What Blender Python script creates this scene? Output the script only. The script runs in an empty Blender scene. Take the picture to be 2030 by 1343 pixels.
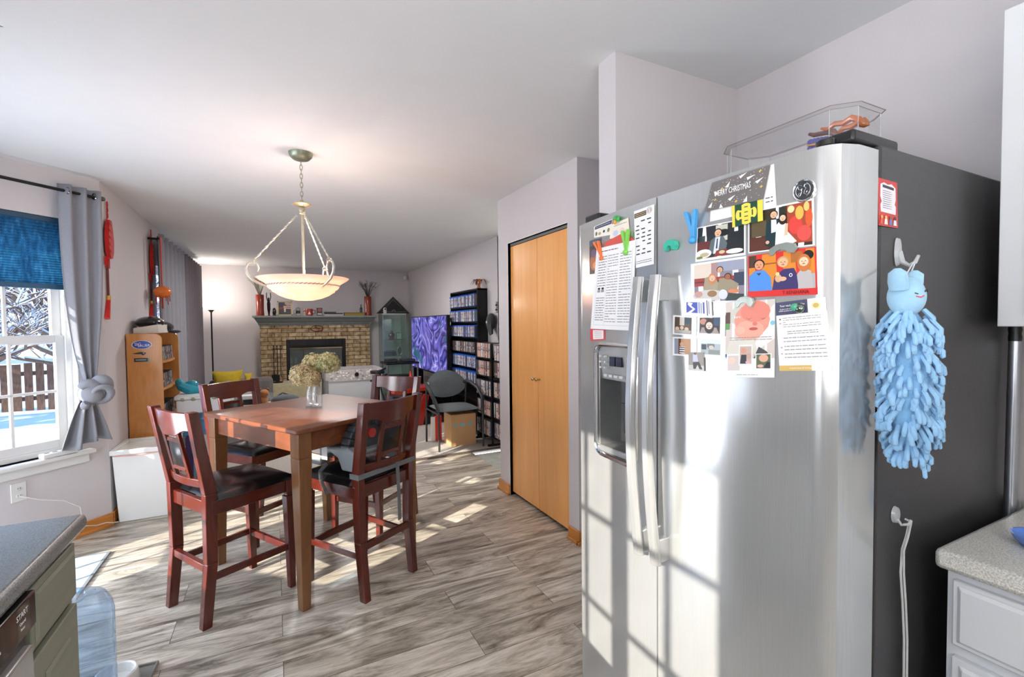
import bpy, math, random
from mathutils import Vector, Matrix
random.seed(7)
C = bpy.context.scene.collection
R = math.radians
# ------------------------------------------------------------------ camera, world, lights, exposure
CAM_H = 1.41
F_PX = 930.0
def _cam_axes():
    yaw, pitch, roll = R(26.84), R(1.824), R(.625)
    f = Vector((math.sin(yaw)*math.cos(pitch), math.cos(yaw)*math.cos(pitch), -math.sin(pitch)))
    r = Vector((math.cos(yaw), -math.sin(yaw), 0))
    d = f.cross(r)
    c, s = math.cos(roll), math.sin(roll)
    return c*r + s*d, -s*r + c*d, f
RGT, DWN, FWD = _cam_axes()
cd = bpy.data.cameras.new('camera'); cam = bpy.data.objects.new('camera', cd); C.objects.link(cam)
cd.sensor_width = 36; cd.lens = F_PX*36/2030; cd.clip_start = .02
m3 = Matrix((RGT, -DWN, -FWD)).transposed()
cam.matrix_world = Matrix.Translation((0, 0, CAM_H)) @ m3.to_4x4()
bpy.context.scene.camera = cam
sc = bpy.context.scene
sc.view_settings.view_transform = 'Standard'; sc.view_settings.look = 'None'
sc.view_settings.gamma = 1; sc.view_settings.use_curve_mapping = False
sc.view_settings.exposure = 0.6
sc.cycles.max_bounces = 10; sc.cycles.transparent_max_bounces = 16
sc.cycles.use_denoising = True
sc.cycles.sample_clamp_indirect = 6

w = bpy.data.worlds.new('winter_sky'); sc.world = w; w.use_nodes = True
nt = w.node_tree; bg = nt.nodes['Background']
tc = nt.nodes.new('ShaderNodeTexCoord'); sx = nt.nodes.new('ShaderNodeSeparateXYZ'); rp = nt.nodes.new('ShaderNodeValToRGB')
nt.links.new(tc.outputs['Generated'], sx.inputs[0]); nt.links.new(sx.outputs['Z'], rp.inputs[0]); nt.links.new(rp.outputs[0], bg.inputs[0])
rp.color_ramp.elements[0].position = .0; rp.color_ramp.elements[0].color = (.86, .9, 1, 1)
rp.color_ramp.elements[1].position = .5; rp.color_ramp.elements[1].color = (.25, .5, 1, 1)
bg.inputs[1].default_value = 2.2

def lamp(name, kind, loc, energy, color=(1, 1, 1), size=.1, size_y=None, rot=None):
    l = bpy.data.lights.new(name, kind); l.energy = energy; l.color = color
    if kind == 'AREA':
        l.size = size
        if size_y: l.shape = 'RECTANGLE'; l.size_y = size_y
    elif kind == 'SUN': l.angle = size
    else: l.shadow_soft_size = size
    o = bpy.data.objects.new(name, l); o.location = loc; C.objects.link(o)
    if rot: o.rotation_euler = rot
    return o
AZ, EL = R(27.5), R(21)
sun_dir = Vector((math.cos(AZ)*math.cos(EL), math.sin(AZ)*math.cos(EL), -math.sin(EL)))
s = lamp('sun', 'SUN', (-6, -4, 5), 8.0, (1, .93, .82), R(.5)); s.rotation_euler = sun_dir.to_track_quat('-Z', 'Y').to_euler()
# added fill lamps with no fixtures: kitchen behind the camera, foyer, family room
lamp('kitchen_fill', 'POINT', (.0, -1.6, 1.7), 25, (1, .97, .94), .3)
lamp('kitchen_bounce_fill', 'AREA', (.1, -.5, 1.2), 19, (1, .98, .97), 1.0, 1.0, rot=(math.pi, 0, 0))  # added upward fill, bounced off the ceiling
lamp('foyer_fill', 'POINT', (3.0, 4.1, 2.2), 20, (1, .95, .9), .12)
lamp('family_fill', 'AREA', (.7, 6.4, 2.40), 30, (1, .95, .93), .6, .6)

# added area lamps outside the bay and sink glazing, boosting the daylight
lamp('daylight_fill_bay_middle', 'AREA', (-2.14, 2.98, .88), 30, (.95, .97, 1), .66, 1.5, rot=(R(90), 0, R(-90)))
lamp('daylight_fill_bay_near', 'AREA', (-1.66, 1.96, 1.12), 12, (.93, .96, 1), .80, 1.0, rot=(R(90), 0, R(-45)))
lamp('daylight_fill_sink_window', 'AREA', (-1.32, .04, 1.52), 13, (.93, .96, 1), .74, .86, rot=(R(90), 0, R(-90)))

# ------------------------------------------------------------------ materials
def lin(h):
    if isinstance(h, (tuple, list)): return tuple(h)[:3]
    h = h.lstrip('#'); v = [int(h[i:i+2], 16)/255 for i in (0, 2, 4)]
    return tuple(x/12.92 if x <= .04045 else ((x+.055)/1.055)**2.4 for x in v)
MT = {}
def newmat(name):
    m = bpy.data.materials.new(name); m.use_nodes = True; n = m.node_tree.nodes
    MT[name] = m; return m, n, m.node_tree.links, n['Principled BSDF']
def mapped(n, l, scale=(1, 1, 1), coord='Object', rot=(0, 0, 0)):
    t = n.new('ShaderNodeTexCoord'); mp = n.new('ShaderNodeMapping'); mp.inputs['Scale'].default_value = scale
    mp.inputs['Rotation'].default_value = rot
    l.new(t.outputs[coord], mp.inputs[0]); return mp.outputs[0]
def noise(n, l, vec, scale=5, detail=4, dist=0, rough=.5):
    t = n.new('ShaderNodeTexNoise'); t.inputs['Scale'].default_value = scale; t.inputs['Detail'].default_value = detail
    t.inputs['Distortion'].default_value = dist; t.inputs['Roughness'].default_value = rough
    l.new(vec, t.inputs['Vector']); return t.outputs['Fac']
def ramp(n, l, fac, stops):
    r = n.new('ShaderNodeValToRGB'); cr = r.color_ramp
    while len(cr.elements) < len(stops): cr.elements.new(.5)
    for e, (p, c) in zip(cr.elements, stops):
        e.position = p; c = lin(c); e.color = (c[0], c[1], c[2], 1)
    l.new(fac, r.inputs[0]); return r.outputs[0]
def mixc(n, l, a, b, fac, mode='MIX'):
    x = n.new('ShaderNodeMix'); x.data_type = 'RGBA'; x.blend_type = mode
    for sock, v in ((x.inputs[0], fac), (x.inputs[6], a), (x.inputs[7], b)):
        if isinstance(v, (int, float)): sock.default_value = v
        elif isinstance(v, (tuple, str, list)): c = lin(v); sock.default_value = (c[0], c[1], c[2], 1)
        else: l.new(v, sock)
    return x.outputs[2]
def bump(n, l, b, h, strength=.2, dist=.01):
    bp = n.new('ShaderNodeBump'); bp.inputs['Strength'].default_value = strength; bp.inputs['Distance'].default_value = dist
    l.new(h, bp.inputs['Height']); l.new(bp.outputs[0], b.inputs['Normal'])
def attr_mat(name, rough, metal=0., var=.05, bmp=0, bs=60, coat=0, sheen=0):
    m, n, l, b = newmat(name)
    a = n.new('ShaderNodeAttribute'); a.attribute_name = 'Col'
    v = mapped(n, l); f = noise(n, l, v, 18, 3)
    c = ramp(n, l, f, [(.3, (1-var*2,)*3), (.7, (1, 1, 1))])
    l.new(mixc(n, l, a.outputs['Color'], c, 1.0, 'MULTIPLY'), b.inputs['Base Color'])
    b.inputs['Roughness'].default_value = rough; b.inputs['Metallic'].default_value = metal
    b.inputs['Coat Weight'].default_value = coat; b.inputs['Sheen Weight'].default_value = sheen
    if bmp: bump(n, l, b, noise(n, l, v, bs, 2), bmp, .004)
attr_mat('paint', .5); attr_mat('gloss', .18, coat=.3); attr_mat('cloth', .92, bmp=.5, bs=120, sheen=.3, var=.09)
attr_mat('metal', .3, 1.0); attr_mat('chrome', .1, 1.0, .02); attr_mat('paper', .6, var=.01); attr_mat('photo', .35, var=.01)
attr_mat('plastic', .35, var=.02); attr_mat('satinmetal', .4, .6, .08)
def solid(name, col, rough=.5, metal=0, var=.05, scale=(1, 1, 1), ns=8, bmp=0, bs=80):
    m, n, l, b = newmat(name); v = mapped(n, l, scale); f = noise(n, l, v, ns, 4)
    c = lin(col); d = tuple(x*(1-var*2) for x in c)
    l.new(ramp(n, l, f, [(.3, d), (.7, c)]), b.inputs['Base Color'])
    b.inputs['Roughness'].default_value = rough; b.inputs['Metallic'].default_value = metal
    if bmp: bump(n, l, b, noise(n, l, v, bs, 2), bmp, .002)
    return m, n, l, b
solid('wall', '#d4cfd0', .85, var=.01, bmp=.12, bs=140)
solid('ceiling', '#e2e3e3', .9, var=.01, bmp=.15, bs=90)
solid('white_trim', '#e6e6e3', .4, var=.01)
solid('fridge_side', '#3c3b3c', .3, .0, var=.08, ns=40, bmp=.35, bs=420)
solid('black_metal', '#141416', .35, .3)
solid('carpet', '#c4bdb3', .95, var=.22, ns=90, bmp=.9, bs=160)
solid('tile', '#b9bcb2', .45, var=.12, ns=12)
solid('snow', '#cfdcec', .7, var=.02, ns=2, bmp=.4, bs=3)
solid('leather', '#17171b', .22, var=.15, ns=6, bmp=.25, bs=22)
solid('seat_fabric', '#70787a', .85, var=.15, ns=160, bmp=.4, bs=200)
solid('curtain_grey', '#92939a', .8, var=.03, ns=60, bmp=.1, bs=300)
solid('curtain_shaded', '#7d767b', .85, var=.08, ns=60, bmp=.1, bs=300)  # darker copy of the curtain cloth, shading put into its colour
solid('cardboard', '#c49a6c', .8, var=.04)
solid('sage_cabinet', '#8c8f80', .5, var=.05, scale=(1, 1, 12), ns=4)
solid('white_cabinet', '#d9dcdf', .4, var=.01)
solid('porcelain', '#e4e4e0', .25, var=.01)
def wood(name, dark, mid, light, rough=.3, scale=(2, 2, .35), ns=9, coat=.3):
    m, n, l, b = newmat(name); v = mapped(n, l, scale)
    f = noise(n, l, v, ns, 6, 1.2, .6)
    l.new(ramp(n, l, f, [(.25, dark), (.5, mid), (.75, light)]), b.inputs['Base Color'])
    b.inputs['Roughness'].default_value = rough; b.inputs['Coat Weight'].default_value = coat
    b.inputs['Coat Roughness'].default_value = .15
    bump(n, l, b, f, .012, .001)
wood('cherry', '#3f1710', '#572118', '#6a2a1e', .2, (3, 3, .5), 5)
wood('cherry_h', '#461911', '#572118', '#64281d', .2, (2, .8, 6), 3)
wood('table_wood', '#5f351e', '#754126', '#884f30', .34, (3, .5, 3), 4, .08)
wood('table_leg', '#6c4526', '#7c522e', '#8c6038', .3, (3, 3, .4), 5)
wood('maple_door', '#eda458', '#f5b064', '#fabb74', .32, (3, 3, .28), 4)
wood('oak_shelf', '#c07c38', '#d08d46', '#dc9c58', .4, (3, 3, .6), 5)
wood('oak_trim', '#b8722c', '#cc8436', '#d99548', .4, (.6, .6, 8), 6)
# plank floor
m, n, l, b = newmat('plank_floor')
v = mapped(n, l)
br = n.new('ShaderNodeTexBrick'); br.offset = .37; br.offset_frequency = 2
for k, val in (('Scale', 1), ('Mortar Size', .0012), ('Mortar Smooth', .1), ('Bias', 0), ('Brick Width', 1.22), ('Row Height', .18)): br.inputs[k].default_value = val
br.inputs['Color1'].default_value = (0, 0, 0, 1); br.inputs['Color2'].default_value = (1, 1, 1, 1); br.inputs['Mortar'].default_value = (.3, .3, .3, 1)
l.new(v, br.inputs['Vector'])
# shift the grain per plank
add = n.new('ShaderNodeVectorMath'); add.operation = 'MULTIPLY_ADD'; add.inputs[1].default_value = (9, 5, 3)
l.new(br.outputs['Color'], add.inputs[0]); l.new(v, add.inputs[2])
mp = n.new('ShaderNodeMapping'); mp.inputs['Scale'].default_value = (1.0, 5.2, 1); l.new(add.outputs[0], mp.inputs[0])
f1 = noise(n, l, mp.outputs[0], 1.5, 9, 1.7, .68)
mp2 = n.new('ShaderNodeMapping'); mp2.inputs['Scale'].default_value = (3.0, 34, 1); l.new(add.outputs[0], mp2.inputs[0])
f2 = noise(n, l, mp2.outputs[0], 2.5, 5, .4, .7)
base = ramp(n, l, f1, [(.33, '#6f665b'), (.42, '#a29a8c'), (.52, '#d3cbbb'), (.66, '#f4eee0')])
fine = ramp(n, l, f2, [(.36, '#857c74'), (.52, '#ffffff')])
c = mixc(n, l, base, fine, .42, 'MULTIPLY')
tone = ramp(n, l, br.outputs['Color'], [(0, '#dedad5'), (1, '#ffffff')])
c = mixc(n, l, c, tone, .8, 'MULTIPLY')
c = mixc(n, l, c, '#3a322c', br.outputs['Fac'])
l.new(c, b.inputs['Base Color']); b.inputs['Roughness'].default_value = .33
bump(n, l, b, f2, .12, .002)
# brick
m, n, l, b = newmat('brick')
t = n.new('ShaderNodeTexCoord'); sp = n.new('ShaderNodeSeparateXYZ'); cb = n.new('ShaderNodeCombineXYZ')
l.new(t.outputs['Object'], sp.inputs[0]); l.new(sp.outputs['X'], cb.inputs['X']); l.new(sp.outputs['Z'], cb.inputs['Y'])
br = n.new('ShaderNodeTexBrick')
for k, val in (('Scale', 1), ('Mortar Size', .008), ('Mortar Smooth', .2), ('Bias', 0), ('Brick Width', .215), ('Row Height', .072)): br.inputs[k].default_value = val
br.inputs['Color1'].default_value = (*lin('#b59a74'), 1); br.inputs['Color2'].default_value = (*lin('#e0cda4'), 1); br.inputs['Mortar'].default_value = (*lin('#866c56'), 1)
l.new(cb.outputs[0], br.inputs['Vector'])
f = noise(n, l, cb.outputs[0], 14, 5)
l.new(mixc(n, l, br.outputs['Color'], ramp(n, l, f, [(.3, '#9a8468'), (.6, '#ffffff')]), .8, 'MULTIPLY'), b.inputs['Base Color'])
b.inputs['Roughness'].default_value = .9; bump(n, l, b, br.outputs['Fac'], -.6, .01)
# brushed steel
m, n, l, b = newmat('steel')
v = mapped(n, l, (1, 300, 3)); f = noise(n, l, v, 3, 3)
v2 = mapped(n, l, (1, 1, 1)); f2 = noise(n, l, v2, 2.2, 3)
l.new(ramp(n, l, f, [(.3, '#bfc1c1'), (.7, '#c7c9c9')]), b.inputs['Base Color'])
b.inputs['Metallic'].default_value = .6; b.inputs['Roughness'].default_value = .17; b.inputs['Anisotropic'].default_value = .5
b.inputs['Anisotropic Rotation'].default_value = .25
# laminate counter
m, n, l, b = newmat('laminate')
v = mapped(n, l); f = noise(n, l, v, 320, 2)
l.new(ramp(n, l, f, [(.35, '#b8b6ae'), (.55, '#dcdad2'), (.7, '#eceae4')]), b.inputs['Base Color']); b.inputs['Roughness'].default_value = .28
m, n, l, b = newmat('laminate_dark')
v = mapped(n, l); f = noise(n, l, v, 320, 2)
l.new(ramp(n, l, f, [(.35, '#6f7474'), (.6, '#8d9494')]), b.inputs['Base Color']); b.inputs['Roughness'].default_value = .25
# clear sheet glass (thin): transparent plus a mirror share by fresnel
def clear(name, tint=(1, 1, 1), refl=1.45, rough=.02, haze=0.):
    m, n, l, b = newmat(name); out = n['Material Output']; n.remove(b)
    tr = n.new('ShaderNodeBsdfTransparent'); tr.inputs[0].default_value = (*tint, 1)
    gl = n.new('ShaderNodeBsdfGlossy'); gl.inputs['Roughness'].default_value = rough
    lw = n.new('ShaderNodeLayerWeight'); lw.inputs[0].default_value = .5
    pw = n.new('ShaderNodeMath'); pw.operation = 'POWER'; l.new(lw.outputs['Facing'], pw.inputs[0]); pw.inputs[1].default_value = 3.5
    fr = n.new('ShaderNodeMath'); fr.operation = 'MULTIPLY_ADD'; l.new(pw.outputs[0], fr.inputs[0]); fr.inputs[1].default_value = .7*(refl-1)/.5; fr.inputs[2].default_value = .045*(refl-1)/.5
    mx = n.new('ShaderNodeMixShader'); l.new(fr.outputs[0], mx.inputs[0]); l.new(tr.outputs[0], mx.inputs[1]); l.new(gl.outputs[0], mx.inputs[2])
    o = mx.outputs[0]
    if haze:
        df = n.new('ShaderNodeBsdfDiffuse'); df.inputs[0].default_value = (.9, .93, .95, 1)
        m2 = n.new('ShaderNodeMixShader'); m2.inputs[0].default_value = haze; l.new(o, m2.inputs[1]); l.new(df.outputs[0], m2.inputs[2]); o = m2.outputs[0]
    l.new(o, out.inputs[0])
clear('window_glass'); clear('acrylic', (.98, .98, .98), 1.35, .02, .05); clear('vase_glass', (.96, .97, .97), 1.5, .02, .10)
clear('cabinet_glass', (.8, .92, .88), 1.5, .02, .06); clear('jug_plastic', (.70, .84, .99), 1.5, .05, .10); clear('clear_edge', (.8, .8, .8), 1.5, .05, .35)
clear('mesh_net', (.75, .75, .75), 1.1, .5, .38)
# alabaster bowl, lit from inside
def glowing(name, col, emis, strength):
    m, n, l, b = newmat(name); v = mapped(n, l); f = noise(n, l, v, 6, 3)
    l.new(ramp(n, l, f, [(.3, col), (.7, '#ffffff')]), b.inputs['Base Color'])
    b.inputs['Emission Color'].default_value = (*lin(emis), 1); b.inputs['Emission Strength'].default_value = strength
    b.inputs['Roughness'].default_value = .3
    if name == 'alabaster':
        tl = n.new('ShaderNodeBsdfTranslucent'); tl.inputs[0].default_value = (1, .68, .55, 1)
        mx = n.new('ShaderNodeMixShader'); mx.inputs[0].default_value = .4; l.new(b.outputs[0], mx.inputs[1]); l.new(tl.outputs[0], mx.inputs[2]); l.new(mx.outputs[0], n['Material Output'].inputs[0])
glowing('alabaster', '#f0d4c4', '#ffa888', .36); glowing('lit_shade', '#ffffff', '#fff3e4', 1.6); glowing('ceiling_diffuser', '#ffffff', '#ffffff', 1.2)
# blue cellular shade: cloth that lets daylight through
m, n, l, b = newmat('blue_shade'); out = n['Material Output']
v = mapped(n, l, (1, 1, 1)); v2 = mapped(n, l, (30, 30, 8)); f = noise(n, l, v2, 2, 5)
col = ramp(n, l, f, [(.35, '#1c4e6e'), (.6, '#2c6c90'), (.75, '#5294b6')])
l.new(col, b.inputs['Base Color']); b.inputs['Roughness'].default_value = .8
tl = n.new('ShaderNodeBsdfTranslucent'); l.new(col, tl.inputs[0])
mx = n.new('ShaderNodeMixShader'); mx.inputs[0].default_value = .55; l.new(b.outputs[0], mx.inputs[1]); l.new(tl.outputs[0], mx.inputs[2]); l.new(mx.outputs[0], out.inputs[0])
# television picture: purple swirling game scenery
m, n, l, b = newmat('tv_picture'); v = mapped(n, l, (1, 1.1, 1.5)); na = noise(n, l, v, 1.5, 1.2, 1.2)
def mth(op, a, k=None):
    q = n.new('ShaderNodeMath'); q.operation = op; l.new(a, q.inputs[0])
    if k is not None: q.inputs[1].default_value = k
    return q.outputs[0]
ln_ = mth('PINGPONG', mth('MULTIPLY', na, 6.5), .5)
cc = ramp(n, l, ln_, [(.0, '#15123c'), (.05, '#34307e'), (.18, '#5a55b4'), (.36, '#6d68c6'), (.47, '#8f89dc'), (.5, '#d8d4fa')])
nz = noise(n, l, v, 1.9, 2); cc = mixc(n, l, cc, '#2c5c70', ramp(n, l, nz, [(.60, '#000000'), (.66, '#ffffff')]))
nb = noise(n, l, v, 3.2, 3); cc = mixc(n, l, cc, ramp(n, l, nb, [(.3, '#8a86a8'), (.6, '#ffffff')]), .7, 'MULTIPLY')
b.inputs['Base Color'].default_value = (.01, .01, .01, 1); b.inputs['Roughness'].default_value = .15
l.new(cc, b.inputs['Emission Color']); b.inputs['Emission Strength'].default_value = .75
solid('bark', '#6a5848', .9, var=.2, ns=8, scale=(4, 4, 1))
solid('fence_wood', '#7a5c48', .9, var=.25, ns=6, scale=(6, 6, 1))

# ------------------------------------------------------------------ mesh builder
class MB:
    def __init__(s): s.v = []; s.f = []; s.fm = []; s.fc = []; s.m = 'paint'; s.c = (1, 1, 1)
    def use(s, m, c='#ffffff'): s.m = m; s.c = lin(c); return s
    def vert(s, p): s.v.append(tuple(p)); return len(s.v)-1
    def face(s, idx): s.f.append(tuple(idx)); s.fm.append(s.m); s.fc.append(s.c)
    def poly(s, pts): s.face([s.vert(p) for p in pts]); return s
    def hexa(s, P):   # 4 bottom + 4 top, both counter-clockwise
        b = [s.vert(p) for p in P]
        for q in ((3, 2, 1, 0), (4, 5, 6, 7), (0, 1, 5, 4), (1, 2, 6, 5), (2, 3, 7, 6), (3, 0, 4, 7)): s.face([b[i] for i in q])
        return s
    def box(s, x0, x1, y0, y1, z0, z1):
        return s.hexa([(x0, y0, z0), (x1, y0, z0), (x1, y1, z0), (x0, y1, z0), (x0, y0, z1), (x1, y0, z1), (x1, y1, z1), (x0, y1, z1)])
    def cbox(s, c, sz): return s.box(c[0]-sz[0]/2, c[0]+sz[0]/2, c[1]-sz[1]/2, c[1]+sz[1]/2, c[2]-sz[2]/2, c[2]+sz[2]/2)
    def obox(s, c, ax, ay, az):   # centre and three half-axis vectors
        c, ax, ay, az = map(Vector, (c, ax, ay, az))
        return s.hexa([c-ax-ay-az, c+ax-ay-az, c+ax+ay-az, c-ax+ay-az, c-ax-ay+az, c+ax-ay+az, c+ax+ay+az, c-ax+ay+az])
    def taper(s, p0, a0, b0, p1, a1, b1):  # rectangular bar between two centres, half sizes a (x) b (y)
        P = []
        for p, a, b_ in ((p0, a0, b0), (p1, a1, b1)):
            P += [(p[0]-a, p[1]-b_, p[2]), (p[0]+a, p[1]-b_, p[2]), (p[0]+a, p[1]+b_, p[2]), (p[0]-a, p[1]+b_, p[2])]
        return s.hexa(P)
    def beam(s, p0, p1, w, h):   # bar between points; w across (horizontal), h vertical-ish
        p0, p1 = Vector(p0), Vector(p1); d = (p1-p0).normalized()
        u = Vector((0, 0, 1)) if abs(d.z) < .95 else Vector((1, 0, 0))
        sd = d.cross(u).normalized(); up = sd.cross(d)
        return s.obox((p0+p1)/2, (p1-p0)/2, sd*w/2, up*h/2)
    def tube(s, pts, r, seg=8, closed=False, cap=True, flat=None):
        pts = [Vector(p) for p in pts]; n = len(pts); rr = r if isinstance(r, (list, tuple)) else [r]*n
        rings = []; up = None
        for i in range(n):
            a = pts[i-1] if (i or closed) else pts[i]; b_ = pts[(i+1) % n] if (i < n-1 or closed) else pts[i]
            d = (b_-a).normalized()
            if up is None:
                up = Vector((0, 0, 1)) if abs(d.z) < .9 else Vector((1, 0, 0))
            sd = d.cross(up)
            if sd.length < 1e-5: sd = d.cross(Vector((0, 1, 0)))
            sd.normalize(); up = sd.cross(d).normalized()
            rings.append([s.vert(pts[i] + (sd*math.cos(t)*rr[i]*(flat[0] if flat else 1) + up*math.sin(t)*rr[i]*(flat[1] if flat else 1))) for t in (2*math.pi*k/seg for k in range(seg))])
        for i in range(n if closed else n-1):
            A, B = rings[i], rings[(i+1) % n]
            for k in range(seg): s.face((A[k], A[(k+1) % seg], B[(k+1) % seg], B[k]))
        if cap and not closed: s.face(rings[0][::-1]); s.face(rings[-1])
        return s
    def cyl(s, p0, p1, r, seg=16, r1=None): return s.tube([p0, p1], [r, r if r1 is None else r1], seg)
    def lathe(s, prof, c=(0, 0, 0), seg=24, capb=True, capt=True, sx=1, sy=1):
        rings = []
        for r, z in prof: rings.append([s.vert((c[0]+sx*r*math.cos(t), c[1]+sy*r*math.sin(t), c[2]+z)) for t in (2*math.pi*k/seg for k in range(seg))])
        for A, B in zip(rings, rings[1:]):
            for k in range(seg): s.face((A[k], A[(k+1) % seg], B[(k+1) % seg], B[k]))
        if capb and prof[0][0] > 0: s.face(rings[0][::-1])
        if capt and prof[-1][0] > 0: s.face(rings[-1])
        return s
    def ball(s, c, r, seg=16, rings=10, jit=0):
        r = r if isinstance(r, (tuple, list)) else (r, r, r)
        L = []
        for i in range(1, rings):
            a = math.pi*i/rings
            L.append([s.vert((c[0]+r[0]*math.sin(a)*math.cos(t)*(1+random.uniform(-jit, jit)), c[1]+r[1]*math.sin(a)*math.sin(t)*(1+random.uniform(-jit, jit)), c[2]+r[2]*math.cos(a)*(1+random.uniform(-jit, jit)))) for t in (2*math.pi*k/seg for k in range(seg))])
        tp = s.vert((c[0], c[1], c[2]+r[2])); bt = s.vert((c[0], c[1], c[2]-r[2]))
        for k in range(seg):
            s.face((tp, L[0][k], L[0][(k+1) % seg])); s.face((bt, L[-1][(k+1) % seg], L[-1][k]))
        for A, B in zip(L, L[1:]):
            for k in range(seg): s.face((A[k], B[k], B[(k+1) % seg], A[(k+1) % seg]))
        return s
    def prism(s, pts, f0, f1):   # polygon pts (a,b) placed by f0(a,b) and f1(a,b)
        A = [s.vert(f0(*p)) for p in pts]; B = [s.vert(f1(*p)) for p in pts]; n = len(pts)
        s.face(A[::-1]); s.face(B)
        for i in range(n): s.face((A[i], A[(i+1) % n], B[(i+1) % n], B[i]))
        return s
    def grid(s, fn, nu, nv, closed=False):
        G = [[s.vert(fn(i/nu, j/nv)) for j in range(nv+1)] for i in range(nu+(0 if closed else 1))]
        n = len(G)
        for i in range(nu):
            for j in range(nv): s.face((G[i][j], G[(i+1) % n][j], G[(i+1) % n][j+1], G[i][j+1]))
        return s
    def build(s, name, parent=None, bev=0, smooth=False, ang=35, loc=(0, 0, 0), rz=0, sub=0, solid_=0):
        me = bpy.data.meshes.new(name); me.from_pydata(s.v, [], s.f)
        names = []
        for x in s.fm:
            if x not in names: names.append(x)
        for x in names: me.materials.append(MT[x])
        ix = {x: i for i, x in enumerate(names)}
        me.polygons.foreach_set('material_index', [ix[x] for x in s.fm])
        ca = me.color_attributes.new('Col', 'FLOAT_COLOR', 'CORNER'); buf = []
        for p, c in zip(me.polygons, s.fc): buf += [c[0], c[1], c[2], 1.0]*p.loop_total
        ca.data.foreach_set('color', buf)
        import bmesh
        bm = bmesh.new(); bm.from_mesh(me); bmesh.ops.recalc_face_normals(bm, faces=bm.faces); bm.to_mesh(me); bm.free()
        if smooth or bev:
            me.polygons.foreach_set('use_smooth', [True]*len(me.polygons)); me.set_sharp_from_angle(angle=R(ang))
        me.update()
        o = bpy.data.objects.new(name, me); C.objects.link(o); o.location = loc; o.rotation_euler = (0, 0, rz)
        if parent: o.parent = parent
        if solid_: k = o.modifiers.new('thick', 'SOLIDIFY'); k.thickness = solid_; k.offset = 0
        if bev: k = o.modifiers.new('edge', 'BEVEL'); k.width = bev; k.segments = 2; k.limit_method = 'ANGLE'; k.angle_limit = R(40)
        if sub: k = o.modifiers.new('soft', 'SUBSURF'); k.levels = sub; k.render_levels = sub
        return o
def tag(o, label, cat, group=None, kind=None):
    if label: o['label'] = label
    if cat: o['category'] = cat
    if group: o['group'] = group
    if kind: o['kind'] = kind
    return o
def thing(name, label, cat, loc=(0, 0, 0), rz=0, group=None):
    o = bpy.data.objects.new(name, None); C.objects.link(o); o.location = loc; o.rotation_euler = (0, 0, rz); o.empty_display_size = .1
    return tag(o, label, cat, group)
def struct(name, mb, **k): o = mb.build(name, **k); o['kind'] = 'structure'; return o
def dup(o, loc=None, rz=None, label=None):
    def cp(x, par):
        c = x.copy(); C.objects.link(c); c.parent = par
        for ch in x.children: cp(ch, c)
        return c
    r = cp(o, None)
    if loc is not None: r.location = loc
    if rz is not None: r.rotation_euler = (0, 0, rz)
    if label: r['label'] = label
    return r
def text(body, size, o3, xd, yd, m, col, parent, name='lettering', ext=.0004, align='CENTER', sx=1.0):
    cu = bpy.data.curves.new(name, 'FONT'); cu.body = body; cu.size = size; cu.extrude = ext; cu.align_x = align; cu.align_y = 'CENTER'
    cu.resolution_u = 2
    tmp = bpy.data.objects.new('tmp', cu); C.objects.link(tmp); bpy.context.view_layer.update()
    me = bpy.data.meshes.new_from_object(tmp.evaluated_get(bpy.context.evaluated_depsgraph_get()))
    bpy.data.objects.remove(tmp)
    o = bpy.data.objects.new(name, me); C.objects.link(o)
    me.materials.clear(); me.materials.append(MT[m])
    ca = me.color_attributes.new('Col', 'FLOAT_COLOR', 'CORNER'); c = lin(col); ca.data.foreach_set('color', [c[0], c[1], c[2], 1.0]*len(me.loops))
    xd = Vector(xd).normalized(); yd = Vector(yd).normalized(); zd = xd.cross(yd).normalized(); yd = zd.cross(xd)
    M = Matrix((xd*sx, yd, zd)).transposed().to_4x4(); M.translation = Vector(o3)
    if parent:
        o.parent = parent
        bpy.context.view_layer.update(); o.matrix_world = M
    else: o.matrix_world = M
    return o
# where a line of sight meets a plane (used to read positions off the photograph)
def ray(px, py): return RGT*((px-1015)/F_PX) + DWN*((py-671.5)/F_PX) + FWD
def aX(px, py, X): r = ray(px, py); t = X/r.x; return Vector((X, r.y*t, CAM_H+r.z*t))
def aY(px, py, Y): r = ray(px, py); t = Y/r.y; return Vector((r.x*t, Y, CAM_H+r.z*t))
def aZ(px, py, Z): r = ray(px, py); t = (Z-CAM_H)/r.z; return Vector((r.x*t, r.y*t, Z))

# ------------------------------------------------------------------ the setting
CEIL = 2.44; WX = -1.07; WR = 2.37; WY = 9.2; T = .14
def wallbox(name, segs, mat='wall'):
    b = MB().use(mat)
    for x in segs: b.box(*x)
    return struct(name, b)
struct('floor', MB().use('plank_floor').box(-1.0, 1.0, -3.75, 3.75, -.05, 0), loc=(0, 0, 0)).location = (0, 0, 0)
bpy.data.objects.remove(bpy.data.objects['floor'])
fl = MB().use('plank_floor').poly([(-1.07, -2.6, 0), (1.9, -2.6, 0), (1.9, 4.75, 0), (-1.07, 4.75, 0)]).poly([(-1.92, 2.55, 0), (-1.07, 1.7, 0), (-1.07, 4.26, 0), (-1.92, 3.41, 0)])
struct('floor', fl)
struct('floor_tile', MB().use('tile').box(1.9, 4.6, 1.4, 4.65, -.03, .002))
struct('floor_carpet', MB().use('carpet').box(-1.07, 2.37, 4.78, WY, -.03, .012).box(2.37, 4.6, 4.65, 4.9, -.03, .012))
struct('trim_1', MB().use('paint', '#5b5046').box(-1.07, 2.37, 4.735, 4.785, 0, .014), bev=.003)
cl = MB().use('ceiling').box(-2.1, 4.6, -2.8, 9.4, CEIL, CEIL+.1)
struct('ceiling', cl)
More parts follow.
